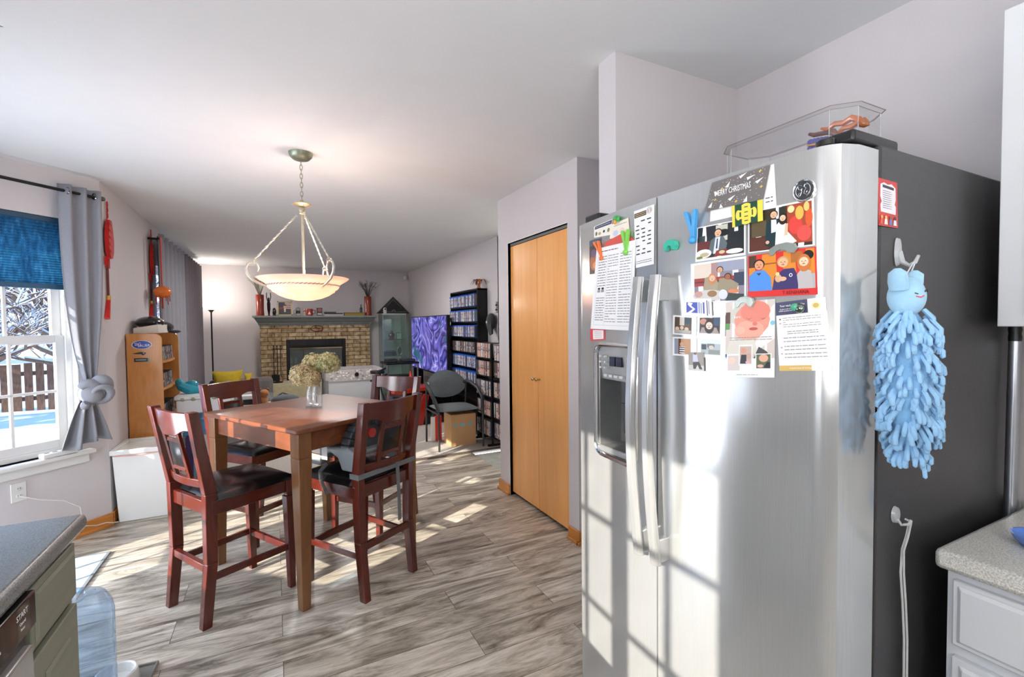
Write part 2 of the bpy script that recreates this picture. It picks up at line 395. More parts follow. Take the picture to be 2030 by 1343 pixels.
# left wall of the family room with its patio door opening, and the kitchen part with the sink window
wallbox('wall_left', [(WX-T, WX, 4.26, 5.95, 0, CEIL), (WX-T, WX, 5.95, 7.95, 2.05, CEIL), (WX-T, WX, 7.95, WY+.2, 0, CEIL)])
SW0, SW1, SZ0, SZ1 = -.36, .44, 1.06, 1.98
wallbox('wall_left_kitchen', [(WX-T, WX, -2.8, SW0, 0, CEIL), (WX-T, WX, SW1, 1.70, 0, CEIL), (WX-T, WX, SW0, SW1, 0, SZ0), (WX-T, WX, SW0, SW1, SZ1, CEIL)])
wallbox('wall_fireplace', [(WX-T, WR+T, WY, WY+T, 0, CEIL)])
wallbox('wall_right', [(WR, WR+T, 4.9, WY+T, 0, CEIL), (WR, 4.6, 4.9, 5.04, 0, CEIL)])
wallbox('wall_foyer', [(4.6, 4.74, 1.3, 5.04, 0, CEIL), (2.5, 4.6, 1.3, 1.42, 0, CEIL)])
wallbox('wall_back', [(WX-T, 2.0, -2.74, -2.6, 0, CEIL)])
# pantry closet wall with the door opening
PX = 1.70
wallbox('wall_pantry', [(PX, PX+.1, 2.44, 2.55, 0, CEIL), (PX, PX+.1, 3.415, 3.60, 0, CEIL), (PX, PX+.1, 2.55, 3.415, 2.055, CEIL),
    (PX+.1, 2.5, 2.44, 2.52, 0, CEIL), (PX+.1, 2.5, 3.52, 3.60, 0, CEIL), (2.42, 2.5, 2.52, 3.52, 0, CEIL)])
wallbox('wall_wing', [(1.18, 1.864, 1.436, 1.54, 0, CEIL), (1.864, 2.5, 1.436, 1.54, 0, CEIL), (2.42, 2.5, 1.54, 2.44, 0, CEIL)])
wallbox('wall_right_kitchen', [(1.864, 2.0, -2.74, 1.44, 0, CEIL)])
# baseboards
bb = lambda n, segs: struct(n, (lambda b: [b.box(*x) for x in segs] and b)(MB().use('oak_trim')), bev=.004)
bb('baseboard_pantry', [(PX-.014, PX, 2.43, 2.55, 0, .085), (PX-.026, PX, 2.42, 2.55, 0, .022), (PX-.014, PX, 3.415, 3.612, 0, .085), (PX-.026, PX, 3.415, 3.622, 0, .022),
    (PX-.014, 2.42, 2.428, 2.44, 0, .085), (PX-.026, 2.42, 2.416, 2.44, 0, .022), (PX-.014, PX+.1, 3.6, 3.612, 0, .085)])
bb('baseboard_left', [(WX, WX+.014, 4.26, 5.9, 0.01, .09), (WX, WX+.014, 8.0, WY, .01, .09)])
bb('baseboard_fireplace', [(WX, -.26, WY-.014, WY, .01, .09), (1.62, WR, WY-.014, WY, .01, .09)])
bb('baseboard_right', [(WR-.014, WR, 4.9, WY, .01, .09)])

# walls of the bay, each with a window or glass door; a wall runs from P along direction d, outward normal to its left
def bay_wall(k, P, Q, t0, t1, z0=.585, z1=2.13, wallname=None):
    P, Q = Vector((*P, 0)), Vector((*Q, 0)); d = (Q-P).normalized(); L = (Q-P).length
    nrm = Vector((d.y, -d.x, 0))   # outward
    if (P+nrm - Vector((.2, 3, 0))).length < (P-nrm - Vector((.2, 3, 0))).length: nrm = -nrm
    def bx(b, ta, tb, za, zb, n0=0., n1=T):
        A, B = P+d*ta, P+d*tb
        return b.hexa([A+nrm*n0+Vector((0, 0, za)), B+nrm*n0+Vector((0, 0, za)), B+nrm*n1+Vector((0, 0, za)), A+nrm*n1+Vector((0, 0, za)),
                       A+nrm*n0+Vector((0, 0, zb)), B+nrm*n0+Vector((0, 0, zb)), B+nrm*n1+Vector((0, 0, zb)), A+nrm*n1+Vector((0, 0, zb))])
    b = MB().use('wall'); e = .06
    bx(b, 0, t0, 0, CEIL); bx(b, t1, L, 0, CEIL); bx(b, t0, t1, 0, z0); bx(b, t0, t1, z1, CEIL)
    struct(wallname, b)
    base = MB().use('oak_trim'); bx(base, 0, L, 0, .09, -.014, 0); bx(base, 0, L, 0, .022, -.026, 0)
    struct('baseboard_bay', base, bev=.003)
    # window
    W = bpy.data.objects.new('window_%d' % k, None); C.objects.link(W); W['kind'] = 'structure'
    fr = MB().use('white_trim'); g0, g1 = .05, .125
    bx(fr, t0, t0+.045, z0, z1, g0, g1); bx(fr, t1-.045, t1, z0, z1, g0, g1); bx(fr, t0, t1, z1-.04, z1, g0, g1); bx(fr, t0, t1, z0, z0+.035, g0, g1)
    bx(fr, t0, t0+.012, z0, z1, .0, g0); bx(fr, t1-.012, t1, z0, z1, .0, g0)
    fr.build('window_frame', W, bev=.004)
    mid = (z0+z1)/2-.02
    for (za, zb, n0, nm) in ((z0+.035, mid+.03, .06, 'lower_sash'), (mid-.03, z1-.04, .09, 'upper_sash')):
        s_ = MB().use('white_trim'); st = .05; a, c2 = t0+.045, t1-.045; n1 = n0+.03
        bx(s_, a, a+st, za, zb, n0, n1); bx(s_, c2-st, c2, za, zb, n0, n1); bx(s_, a+st, c2-st, za, za+.055, n0, n1); bx(s_, a+st, c2-st, zb-.05, zb, n0, n1)
        ga, gb = a+st, c2-st
        nc = 3 if gb-ga > .45 else 2
        for i in range(1, nc): x = ga+(gb-ga)*i/nc; bx(s_, x-.009, x+.009, za+.055, zb-.05, n0+.006, n1-.008)
        zm = (za+.055+zb-.05)/2; bx(s_, ga, gb, zm-.009, zm+.009, n0+.006, n1-.008)
        so = s_.build(nm, W, bev=.003)
        gl = MB().use('window_glass'); A, B = P+d*ga+nrm*(n0+.015), P+d*gb+nrm*(n0+.015)
        gl.poly([A+Vector((0, 0, za+.05)), B+Vector((0, 0, za+.05)), B+Vector((0, 0, zb-.045)), A+Vector((0, 0, zb-.045))]); gl.build('pane', so)
    lk = MB().use('white_trim'); tm = (t0+t1)/2; bx(lk, tm-.03, tm+.03, mid+.03, mid+.045, .045, .075); lk.build('sash_lock', W, bev=.004)
    stl = MB().use('white_trim'); bx(stl, t0-.05, t1+.05, z0-.028, z0+.0, -.06, .06); bx(stl, t0-.03, t1+.03, z0-.09, z0-.028, -.02, 0)
    stl.build('window_sill', W, bev=.008)
    # cellular shade pulled half down
    sh = bpy.data.objects.new('cellular_shade', None); C.objects.link(sh)
    hr = MB().use('paint', '#2b4a63'); bx(hr, t0+.014, t1-.014, z1-.035, z1-.002, .0, .05); hr.build('head_rail', sh, bev=.003)
    zb = 1.665; cells = MB().use('blue_shade'); n = 24; A, B = P+d*(t0+.016), P+d*(t1-.016)
    pts = []
    ztop = z1-.035
    def row(z, off): return (A+nrm*off+Vector((0, 0, z)), B+nrm*off+Vector((0, 0, z)))
    prof = []
    for i in range(n+1): 
        z = ztop-(ztop-zb-.03)*(i/n)**.9; prof += [(z, .012)] + ([(z-.008, .004)] if i < n else [])
    for (za, oa), (z2, o2) in zip(prof, prof[1:]):
        a0, a1 = row(za, oa); b0, b1 = row(z2, o2); cells.poly([a0, a1, b1, b0])
    cells.build('pleated_cloth', sh)
    rl = MB().use('paint', '#2f5a78'); bx(rl, t0+.014, t1-.014, zb, zb+.032, .0, .028); r_ = rl.build('bottom_rail', sh, bev=.003)
    hd = MB().use('chrome'); bx(hd, tm-.035, tm+.035, zb-.004, zb+.006, -.006, .0); hd.build('pull_tab', r_, bev=.001)
    return P, d, nrm, sh
A_, B_, C_, D_ = (-1.07, 4.26), (-1.92, 3.41), (-1.92, 2.55), (-1.07, 1.70)
P1, D1, N1, sh1 = bay_wall(1, A_, B_, .16, 1.03, wallname='wall_bay_far')
tag(sh1, 'blue cellular shade half down over the bay window beside the knotted curtain', 'window shade')
_, _, _, sh2 = bay_wall(2, B_, C_, .05, .81, .06, 2.09, wallname='wall_bay_middle')  # unseen glass door down to the floor, made as a window
tag(sh2, 'blue cellular shade half down in the middle glass door of the bay', 'window shade')
_, _, _, sh3 = bay_wall(3, C_, D_, .16, 1.03, wallname='wall_bay_near')
tag(sh3, 'blue cellular shade half down in the bay window next to the kitchen counter', 'window shade')
# sink window (two sashes side by side)
W = bpy.data.objects.new('window_4', None); C.objects.link(W); W['kind'] = 'structure'
fr = MB().use('white_trim'); x0, x1 = WX-.11, WX-.05
fr.box(x0, x1, SW0, SW0+.03, SZ0, SZ1).box(x0, x1, SW1-.03, SW1, SZ0, SZ1).box(x0, x1, SW0, SW1, SZ1-.03, SZ1).box(x0, x1, SW0, SW1, SZ0, SZ0+.03).box(x0, x1, .02, .075, SZ0, SZ1)
for a in (-.155, .235): fr.box(x0+.02, x1-.02, a-.009, a+.009, SZ0+.03, SZ1-.03)
for z in (1.36, 1.67): fr.box(x0+.02, x1-.02, SW0+.03, SW1-.03, z-.009, z+.009)
fr.build('window_frame', W, bev=.003)
MB().use('window_glass').poly([(WX-.08, SW0, SZ0), (WX-.08, SW1, SZ0), (WX-.08, SW1, SZ1), (WX-.08, SW0, SZ1)]).build('pane', W)
# patio door behind the long curtain
Dr = bpy.data.objects.new('door_1', None); C.objects.link(Dr); Dr['kind'] = 'structure'
fr = MB().use('white_trim'); x0, x1 = WX-.12, WX-.04
for y in (5.95, 6.9, 7.87): fr.box(x0, x1, y, y+.08, .01, 2.05)
fr.box(x0, x1, 5.95, 7.95, 1.97, 2.05).box(x0, x1, 5.95, 7.95, .01, .1); fr.build('door_frame', Dr, bev=.004)
MB().use('window_glass').poly([(WX-.08, 6, .1), (WX-.08, 7.9, .1), (WX-.08, 7.9, 1.98), (WX-.08, 6, 1.98)]).build('pane', Dr)
# pantry bifold door
Dr = bpy.data.objects.new('door_2', None); C.objects.link(Dr); Dr['kind'] = 'structure'
for ya, yb in ((2.556, 2.981), (2.984, 3.409)):
    lf = MB().use('maple_door').box(PX+.02, PX+.052, ya, yb, .03, 2.03).build('door_leaf', Dr, bev=.002)
for y in (2.955, 3.01):
    MB().use('chrome', '#c9b38a').cyl((PX+.02, y, 1.0), (PX-.005, y, 1.0), .007, 12).ball((PX-.012, y, 1.0), (.009, .014, .014), 14, 10).build('door_knob', Dr, smooth=True)
tr = MB().use('paint', '#7c7c7c').box(PX+.022, PX+.05, 2.551, 3.414, 2.036, 2.054).build('door_track', Dr)
jb = MB().use('white_trim').box(PX-.002, PX+.1, 2.546, 2.55, 0, 2.055).box(PX-.002, PX+.1, 3.415, 3.419, 0, 2.055).box(PX-.002, PX+.1, 2.546, 3.419, 2.055, 2.06)
struct('trim_2', jb)
struct('door_dark_backing', MB().use('paint', '#201713').box(PX+.055, PX+.09, 2.55, 3.415, 0, 2.055))  # dark panel behind the leaves, closet shade put into its colour
bpy.data.objects['door_dark_backing'].name = 'closet_shade_panel'

# ------------------------------------------------------------------ outdoors
def ground(u, v):
    x = -3-60*u*u-.0; y = -25+70*v
    return (x, y, -.55+.12*math.sin(x*.7+y*.4)+.08*math.sin(y*1.3+x))
g = MB().use('snow').grid(lambda u, v: (-1.22-58*u*u, -30+85*v, -.55+.07*math.sin(u*30+v*20)+.05*math.sin(v*75)), 40, 60)
tag(g.build('snowy_ground', smooth=True), None, None, kind='structure')
fe = thing('picket_fence', 'weathered wooden fence across the snowy yard seen through the bay window', 'fence', (-9.5, 13.5, -.55), R(20))
b = MB().use('fence_wood')
for i in range(84):
    x = -8+i*.192; b.box(x, x+.145, 0, .03, -.1, 1.15+random.uniform(-.03, .03))
b.build('pickets', fe)
MB().use('fence_wood').box(-8, 8.2, .03, .08, .25, .35).box(-8, 8.2, .03, .08, .85, .95).build('rail', fe)
MB().use('snow').box(-8, 8.2, -.03, .09, 1.15, 1.24).build('snow_cap', fe, bev=.02)
def tree(loc, h, n, label, seed, spread=1.0):
    random.seed(seed); t = thing('bare_tree', label, 'tree', loc, 0, 'bare snowy trees in the yard')
    b = MB().use('bark'); sn = MB().use('snow')
    def br(p, d, L, r, lev):
        q = p+d*L; mid = p+d*L*.5+Vector((random.uniform(-1, 1), random.uniform(-1, 1), random.uniform(-.3, .6)))*L*.08
        b.tube([p, mid, q], [r, r*.8, r*.6], 5)
        if lev > 0 and r < .05: sn.tube([p+Vector((0, 0, r*.8)), mid+Vector((0, 0, r*.7)), q+Vector((0, 0, r*.6))], [r*.7, r*.7, r*.5], 4)
        if lev < (5 if r > .002 else 4):
            for i in range(3 if lev else n):
                a = random.uniform(0, 6.28); tilt = random.uniform(.35, 1.0)*spread if lev else random.uniform(.5, 1.25)
                side = Vector((math.cos(a), math.sin(a), 0)); nd = (d*math.cos(tilt)+side*math.sin(tilt)+Vector((0, 0, .12))).normalized()
                br(p+d*L*random.uniform(.35, 1), nd, L*random.uniform(.55, .8), r*.55, lev+1)
    br(Vector((0, 0, 0)), Vector((0, 0, 1)), h*.36, h*.028, 0)
    b.build('branches', t); sn.build('snow_on_branches', t)
tree((-4.6, 10.2, -.6), 4.2, 13, 'low bare tree with snow on its branches just beyond the bay window', 3)
tree((-6.6, 13.6, -.6), 5.8, 13, 'bare snowy tree standing by the yard fence', 5)
tree((-3.6, 12.8, -.6), 5.4, 12, 'bare snowy tree nearest the house wall behind the yard fence', 8)
tree((-8.6, 11.2, -.6), 5.0, 12, 'spreading bare snowy tree at the far side of the yard', 11)
random.seed(7)

# ------------------------------------------------------------------ refrigerator
FY0, FY1, FZ = .515, 1.385, 1.75
def surf(y):
    d = (y-.95)/.435; x = .935+.030*d*d
    for e, r in ((FY0, .05), (FY1, .022)):
        q = abs(y-e)
        if q < r: x += (r-math.sqrt(max(r*r-(r-q)**2, 0)))*1.1
    return x
fr = thing('refrigerator', 'stainless steel side by side refrigerator with water dispenser, black sides', 'refrigerator', (1.45, .95, 0))
FO = Vector((1.45, .95, 0))
def L(p): return (p[0]-FO.x, p[1]-FO.y, p[2]-FO.z)
def lbox(b, x0, x1, y0, y1, z0, z1): return b.box(x0-FO.x, x1-FO.x, y0-FO.y, y1-FO.y, z0, z1)
b = MB().use('fridge_side'); lbox(b, 1.105, 1.80, FY0+.004, FY1-.004, .02, 1.765); b.build('cabinet_body', fr, bev=.005)
b = MB().use('paint', '#0b0b0b'); lbox(b, 1.085, 1.107, FY0+.012, FY1-.012, .06, 1.74); b.build('door_gasket', fr)
b = MB().use('paint', '#1c1c1d'); lbox(b, 1.0, 1.10, FY0+.01, FY1-.01, .01, .075); b.build('toe_grille', fr)
def doorslab(b, ya, yb, za, zb, xb=1.088):
    n = max(3, int((yb-ya)/.012)); pts = [(surf(ya+(yb-ya)*i/n), ya+(yb-ya)*i/n) for i in range(n+1)]+[(xb, yb), (xb, ya)]
    return b.prism([L((x, y, 0))[:2] for x, y in pts], lambda a, c: (a, c, za), lambda a, c: (a, c, zb))
dR = doorslab(MB().use('steel'), FY0, .964, .085, FZ).build('fresh_food_door', fr, smooth=True, ang=25)
DY0, DY1, DZ0, DZ1 = 1.055, 1.258, .985, 1.335
b = MB().use('steel'); doorslab(b, .970, FY1, .085, DZ0); doorslab(b, .970, FY1, DZ1, FZ); doorslab(b, .970, DY0, DZ0, DZ1); doorslab(b, DY1, FY1, DZ0, DZ1)
dL = b.build('freezer_door', fr, smooth=True, ang=25)
# dispenser
b = MB().use('satinmetal', '#9a9b9a'); lbox(b, 1.045, 1.06, DY0, DY1, DZ0, DZ1); lbox(b, .955, 1.05, DY0-.001, DY0+.008, DZ0, DZ1); lbox(b, .955, 1.05, DY1-.008, DY1+.001, DZ0, DZ1)
lbox(b, .952, 1.05, DY0, DY1, DZ0, DZ0+.022); dc = b.build('dispenser_cavity', fr, bev=.004)
b = MB().use('satinmetal', '#b4b5b4')
b.prism([(DY0+.004, 1.225), (DY1-.004, 1.225), (DY1-.004, DZ1-.002), (DY0+.004, DZ1-.002)], lambda y, z: L((surf(y)+.004+(1.335-z)*.12, y, z)), lambda y, z: L((1.04, y, z)))
pn = b.build('control_panel', fr, bev=.002)
b = MB().use('gloss', '#141428')
for y0 in (1.128, 1.158): lbox(b, .944, .955, y0, y0+.026, 1.272, 1.302)
b.build('display', pn)
for r_ in range(3):
    for c_ in (1.095, 1.205, 1.228):
        b = MB().use('paint', '#d0d2d2'); lbox(b, .944, .952, c_, c_+.009, 1.262+.018*r_, 1.268+.018*r_); b.build('button', pn)
for c_ in (1.125, 1.15, 1.175, 1.2): b = MB().use('paint', '#d0d2d2'); lbox(b, .946, .956, c_, c_+.016, 1.236, 1.244); b.build('button', pn)
# bright rounded rim
rim = []
for (yc, zc, a0) in ((DY1-.03, DZ1-.03, 0), (DY0+.03, DZ1-.03, 90), (DY0+.03, DZ0+.03, 180), (DY1-.03, DZ0+.03, 270)):
    for k in range(5):
        a = R(a0+22.5*k); y = yc+.034*math.cos(a); z = zc+.034*math.sin(a); rim.append(L((surf(y)-.001, y, z)))
MB().use('chrome', '#e8eaec').tube(rim, .0075, 8, closed=True).build('dispenser_rim', fr, smooth=True)
b = MB().use('plastic', '#3a3b3d'); lbox(b, .985, 1.02, 1.13, 1.18, 1.15, 1.225); lbox(b, 1.0, 1.008, 1.125, 1.185, 1.05, 1.15); b.build('water_lever', fr, bev=.004)
# handles
for yc in (.935, 1.0):
    b = MB().use('satinmetal', '#c8c9ca'); b.m = 'steel'
    N = 16
    def hx(t): return .892-.030*math.sin(math.pi*t)
    prof = [(-.017, .006), (-.010, -.004), (.010, -.004), (.017, .006), (.015, .014), (-.015, .014)]
    rings = []
    for i in range(N+1):
        t = i/N; z = .76+.775*t; rings.append([b.vert(L((hx(t)+dx, yc+dy, z))) for dy, dx in prof])
    for A, B in zip(rings, rings[1:]):
        for k in range(6): b.face((A[k], A[(k+1) % 6], B[(k+1) % 6], B[k]))
    b.face(rings[0][::-1]); b.face(rings[-1])
    h = b.build('door_handle', fr, bev=.002, smooth=True)
    for za, zb in ((.765, .83), (1.465, 1.53)): b = MB().use('steel'); lbox(b, .895, .945, yc-.012, yc+.012, za, zb); b.build('handle_mount', h, bev=.003)
# hinge covers
b = MB().use('plastic', '#202022'); lbox(b, 1.03, 1.2, FY0+.015, FY0+.09, 1.765, 1.79); b.build('hinge_cover', fr, bev=.006)
b = MB().use('plastic', '#202022'); lbox(b, .99, 1.2, FY1-.09, FY1-.01, 1.752, 1.785); b.build('hinge_cover', fr, bev=.006)
# round badge
P = aX(1585, 376, .94); y, z = P.y, P.z; x = surf(y)
bd = MB().use('chrome', '#d8dadc').lathe([(0, 0), (.023, 0), (.023, .003), (.021, .005), (.019, .004), (.019, .0035), (0, .0035)], seg=32)
bd.use('gloss', '#3c4046').lathe([(0, .0037), (.0185, .0037), (.0185, .0042), (0, .0042)], seg=32)
bo = bd.build('badge', fr, smooth=True, loc=L((x, y, z))); bo.rotation_euler = (0, -R(90), R(3))
b = MB().use('chrome', '#e8eaec')
def scr(pts, r=.0008): b.tube([L((x-.0052, y-u, z+v_)) for u, v_ in pts], r, 6)
scr([(-.002, .009), (-.006, .011), (-.010, .008), (-.009, .003), (-.004, .001), (-.002, .004), (-.003, -.004), (-.006, -.010), (-.010, -.008), (-.007, -.004)])
scr([(.009, .010), (.004, .011), (.002, .007), (.006, .003), (.003, -.001), (.002, -.007), (.007, -.010), (.011, -.006), (.008, -.003), (.006, -.006)])
sc2 = [(.0145*math.cos(a), .0145*math.sin(a)) for a in [R(-60+12*i) for i in range(11)]]; scr(sc2); scr([(-u, v_) for u, v_ in sc2])
b.build('monogram', bo).parent = fr

# ------------------------------------------------------------------ papers, photos and magnets on the refrigerator front
FXN = .94
def fpos(px, py): P = aX(px, py, FXN); P = aX(px, py, surf(P.y)); P = aX(px, py, surf(P.y)); return P.y, P.z
def sheet(name, label, cat, quad, shapes=(), bgc='#f4f4f2', m='paper', group=None, lift=.0012, border=None):
    q = [fpos(*p) for p in quad]      # top left, top right, bottom right, bottom left as seen
    def uv(u, v, k=0):
        a = [q[3][i]*(1-u)+q[2][i]*u for i in (0, 1)]; c = [q[0][i]*(1-u)+q[1][i]*u for i in (0, 1)]
        y = a[0]*(1-v)+c[0]*v; z = a[1]*(1-v)+c[1]*v
        return Vector((surf(y)-lift-k*.00005, y, z))
    cen = uv(.5, .5); b = MB().use(m, bgc); 
    off = lambda P: tuple(P-cen)
    b.grid(lambda u, v: off(uv(u, v)), 6, 2)
    for k, sh in enumerate(shapes):
        b.use(m, sh[-1]); kk = k+1
        if sh[0] == 'r': _, u0, v0, u1, v1, _c = sh; b.grid(lambda u, v: off(uv(u0+(u1-u0)*u, v0+(v1-v0)*v, kk)), 3, 1)
        elif sh[0] == 'e':
            _, cu, cv, ru, rv, _c = sh; b.poly([off(uv(cu+ru*math.cos(t), cv+rv*math.sin(t), kk)) for t in (6.2832*i/14 for i in range(14))])
        elif sh[0] == 'p': b.poly([off(uv(*p, kk)) for p in sh[1]])
        elif sh[0] == 't':   # lines of fine print: u0 v0 u1 v1 rows colour
            _, u0, v0, u1, v1, rows, _c = sh
            rnd = random.Random(int(u0*100+v0*1000+rows))
            for i in range(rows):
                v = v1-(v1-v0)*(i+.5)/rows; h = (v1-v0)/rows*.13; u = u0
                while u < u1-.01:
                    wl = min(rnd.uniform(.03, .13), u1-u); b.poly([off(uv(u, v-h, kk)), off(uv(u+wl, v-h, kk)), off(uv(u+wl, v+h, kk)), off(uv(u, v+h, kk))]); u += wl+.014
                    if rnd.random() < .07 and i % 3 == 2: break
    o = b.build(name, loc=cen); tag(o, label, cat, group)
    o['kind'] = 'thing'
    def wr(body, u, v, size, col, rot=0, m2='paper', sx=1., nm='lettering', k=14):
        P = uv(u, v, len(shapes)+8); du = (uv(min(u+.05, 1), v)-uv(max(u-.05, 0), v)).normalized(); up = Vector((0, 0, 1))
        if rot: rm = Matrix.Rotation(rot, 3, Vector((-1, 0, 0))); du = rm @ du; up = rm @ up
        return text(body, size, P, du, up, m2, col, o, nm, ext=.0001, sx=sx)
    return o, wr
def face_shapes(u, v, r, skin, hair, long=False, asp=1.0):
    s = []
    if long: s.append(('e', u, v-.3*r, r*1.25*asp, r*1.9, hair))
    s += [('e', u, v+.12*r, r*1.08*asp, r*1.12, hair), ('e', u, v-.05*r, r*.85*asp, r*.98, skin), ('e', u-.32*r*asp, v+.05*r, r*.11*asp, r*.09, '#3a2a24'), ('e', u+.32*r*asp, v+.05*r, r*.11*asp, r*.09, '#3a2a24'),
          ('e', u, v-.2*r, r*.1*asp, r*.13, '#b98468'), ('e', u, v-.5*r, r*.3*asp, r*.09, '#a3443c')]
    return s
# christmas card: folded, a white back leaf and a charcoal front leaf
o, wr = sheet('christmas_card', 'white back leaf of the open charcoal christmas card at the refrigerator top', 'greeting card', [(1412, 364), (1535, 325), (1540, 411), (1408, 440)], [('t', .86, .12, .96, .3, 2, '#444444')], '#eeeeec', lift=.001)
sh = []
rnd = random.Random(2)
for i in range(110): u, v = rnd.uniform(.03, .97), rnd.uniform(.05, .95); sh.append(('e', u, v, .006, .01, rnd.choice(['#dcdcdc', '#f4f4f4', '#c9c9c9'])))
for u, v, a in ((.34, .76, .3), (.72, .80, 1.2), (.13, .58, -.6), (.88, .62, .9), (.47, .28, .8), (.72, .12, .1), (.1, .2, .2), (.3, .06, -.2), (.58, .93, 1)):
    ca, sa = math.cos(a), math.sin(a); f = lambda x, y: (min(.99, max(.01, u+x*ca*.7+y*sa*.7)), min(.99, max(.01, v-x*sa+y*ca)))
    sh += [('p', [f(-.05, -.09), f(.05, -.09), f(0, .1)], '#f1efe9')]
for u, v in ((.24, .68), (.86, .9), (.16, .35), (.56, .12), (.93, .4)): sh += [('p', [(u, v+.05), (u+.012, v+.012), (u+.035, v), (u+.012, v-.012), (u, v-.05), (u-.012, v-.012), (u-.035, v), (u-.012, v+.012)], '#d9c25c')]
o2 = o; o, wr = sheet('card_front', None, None, [(1414, 363), (1530, 327), (1516, 395), (1399, 421)], sh[-30:]+sh[:80], '#706b69', lift=.004)
wr('MERRY CHRISTMAS', .47, .52, .0185, '#ffffff', rot=.0, sx=.55)
M_ = o.matrix_basis.copy(); bpy.context.view_layer.update(); o.parent = o2; o.location = o.location-o2.location
for k_ in ('kind',):
    if k_ in o: del o[k_]
o2['label'] = 'charcoal christmas card with white trees hanging at the top of the refrigerator door'
# logo magnet
o, wr = sheet('logo_magnet', 'green square magnet with a yellow interlocking emblem under the christmas card', 'magnet', [(1454, 409), (1515, 396), (1516, 438), (1455, 452)],
  [('r', 0, 0, .1, 1, '#e9d64e'), ('r', .84, 0, 1, 1, '#e9d64e'), ('r', .33, .06, .62, .94, '#ecd757'), ('e', .475, .9, .145, .09, '#ecd757'), ('e', .475, .1, .145, .09, '#ecd757'), ('r', .2, .3, .75, .7, '#ecd757'), ('e', .22, .5, .09, .24, '#ecd757'), ('e', .73, .5, .09, .24, '#ecd757'),
   ('r', .26, .4, .31, .62, '#1f4a37'), ('r', .66, .38, .70, .64, '#1f4a37'), ('r', .42, .8, .54, .84, '#1f4a37'), ('r', .42, .56, .54, .6, '#1f4a37'), ('r', .42, .36, .54, .4, '#1f4a37'), ('r', .42, .16, .54, .2, '#1f4a37')], '#1f4a37', 'photo', lift=.0056)
FG = 'photographs on the refrigerator'
sk = '#e0b08c'
o, wr = sheet('photograph', 'white bordered photograph of a person in a grey suit at a restaurant table', 'photograph', [(1382, 452), (1479, 433), (1479, 506), (1379, 520)],
  [('r', .03, .07, .97, .97, '#23262a'), ('r', .03, .07, .3, .55, '#6a2f28'), ('r', .42, .5, .66, .95, '#c9c9b8'), ('r', .66, .07, .97, .7, '#1c2126'), ('e', .58, .72, .12, .1, '#16181c'), ('r', .06, .55, .2, .72, '#3c4648'),
   ('p', [(.28, .18), (.32, .55), (.42, .64), (.58, .62), (.66, .4), (.62, .18)], '#5b6a6d'), ('p', [(.38, .16), (.42, .62), (.52, .62), (.48, .16)], '#dfe4ee'), ('p', [(.43, .3), (.45, .58), (.475, .58), (.465, .3)], '#3b4358')]
  + face_shapes(.47, .74, .1, '#eab893', '#1a1614', asp=.8)+[('e', .18, .2, .17, .13, '#f2f0ea'), ('e', .2, .17, .1, .06, '#c2b48e'), ('p', [(.4, .08), (.45, .24), (.65, .26), (.7, .08)], '#8a3428'), ('e', .56, .18, .06, .05, '#d9c7a0'), ('e', .8, .16, .16, .07, '#efefef'), ('e', .1, .1, .07, .04, '#77803c')], '#f3f3f3', 'photo', FG)
o, wr = sheet('photograph', 'large photograph of a couple, dark suit and white dress, beside red party decorations', 'photograph', [(1484, 420), (1614, 393), (1616, 487), (1484, 503)],
  [('r', .02, .03, .97, .96, '#3a2f22'), ('r', .02, .03, .33, .35, '#5a2f22'), ('r', .06, .36, .3, .72, '#5b4f36'), ('r', .62, .1, .97, .96, '#a3452c'), ('e', .74, .5, .1, .2, '#d8423c'), ('e', .86, .3, .1, .17, '#e0504a'), ('e', .8, .75, .06, .15, '#d9b04e'), ('e', .93, .62, .05, .2, '#d9582e'), ('e', .68, .86, .05, .08, '#e9d9a0'), ('e', .9, .86, .04, .1, '#e8c070'), ('r', .5, .6, .58, .95, '#26302a'),
   ('p', [(.28, .12), (.3, .62), (.38, .72), (.5, .7), (.52, .12)], '#15333a'), ('p', [(.38, .4), (.38, .7), (.46, .69), (.47, .42)], '#dfe6ee'), ('e', .32, .2, .03, .04, '#e0ad8c')]
  + face_shapes(.42, .81, .08, '#eab893', '#14100e', asp=.75)+[('p', [(.44, .1), (.46, .55), (.5, .62), (.6, .6), (.62, .4), (.76, .14), (.6, .05)], '#f1ede6')]+face_shapes(.56, .7, .07, '#f2c8a6', '#2a1912', True, asp=.75)+[('p', [(.58, .3), (.6, .56), (.64, .56), (.63, .3)], '#e8b998')], '#f3f3f3', 'photo', FG)
camo = '#a79a80'
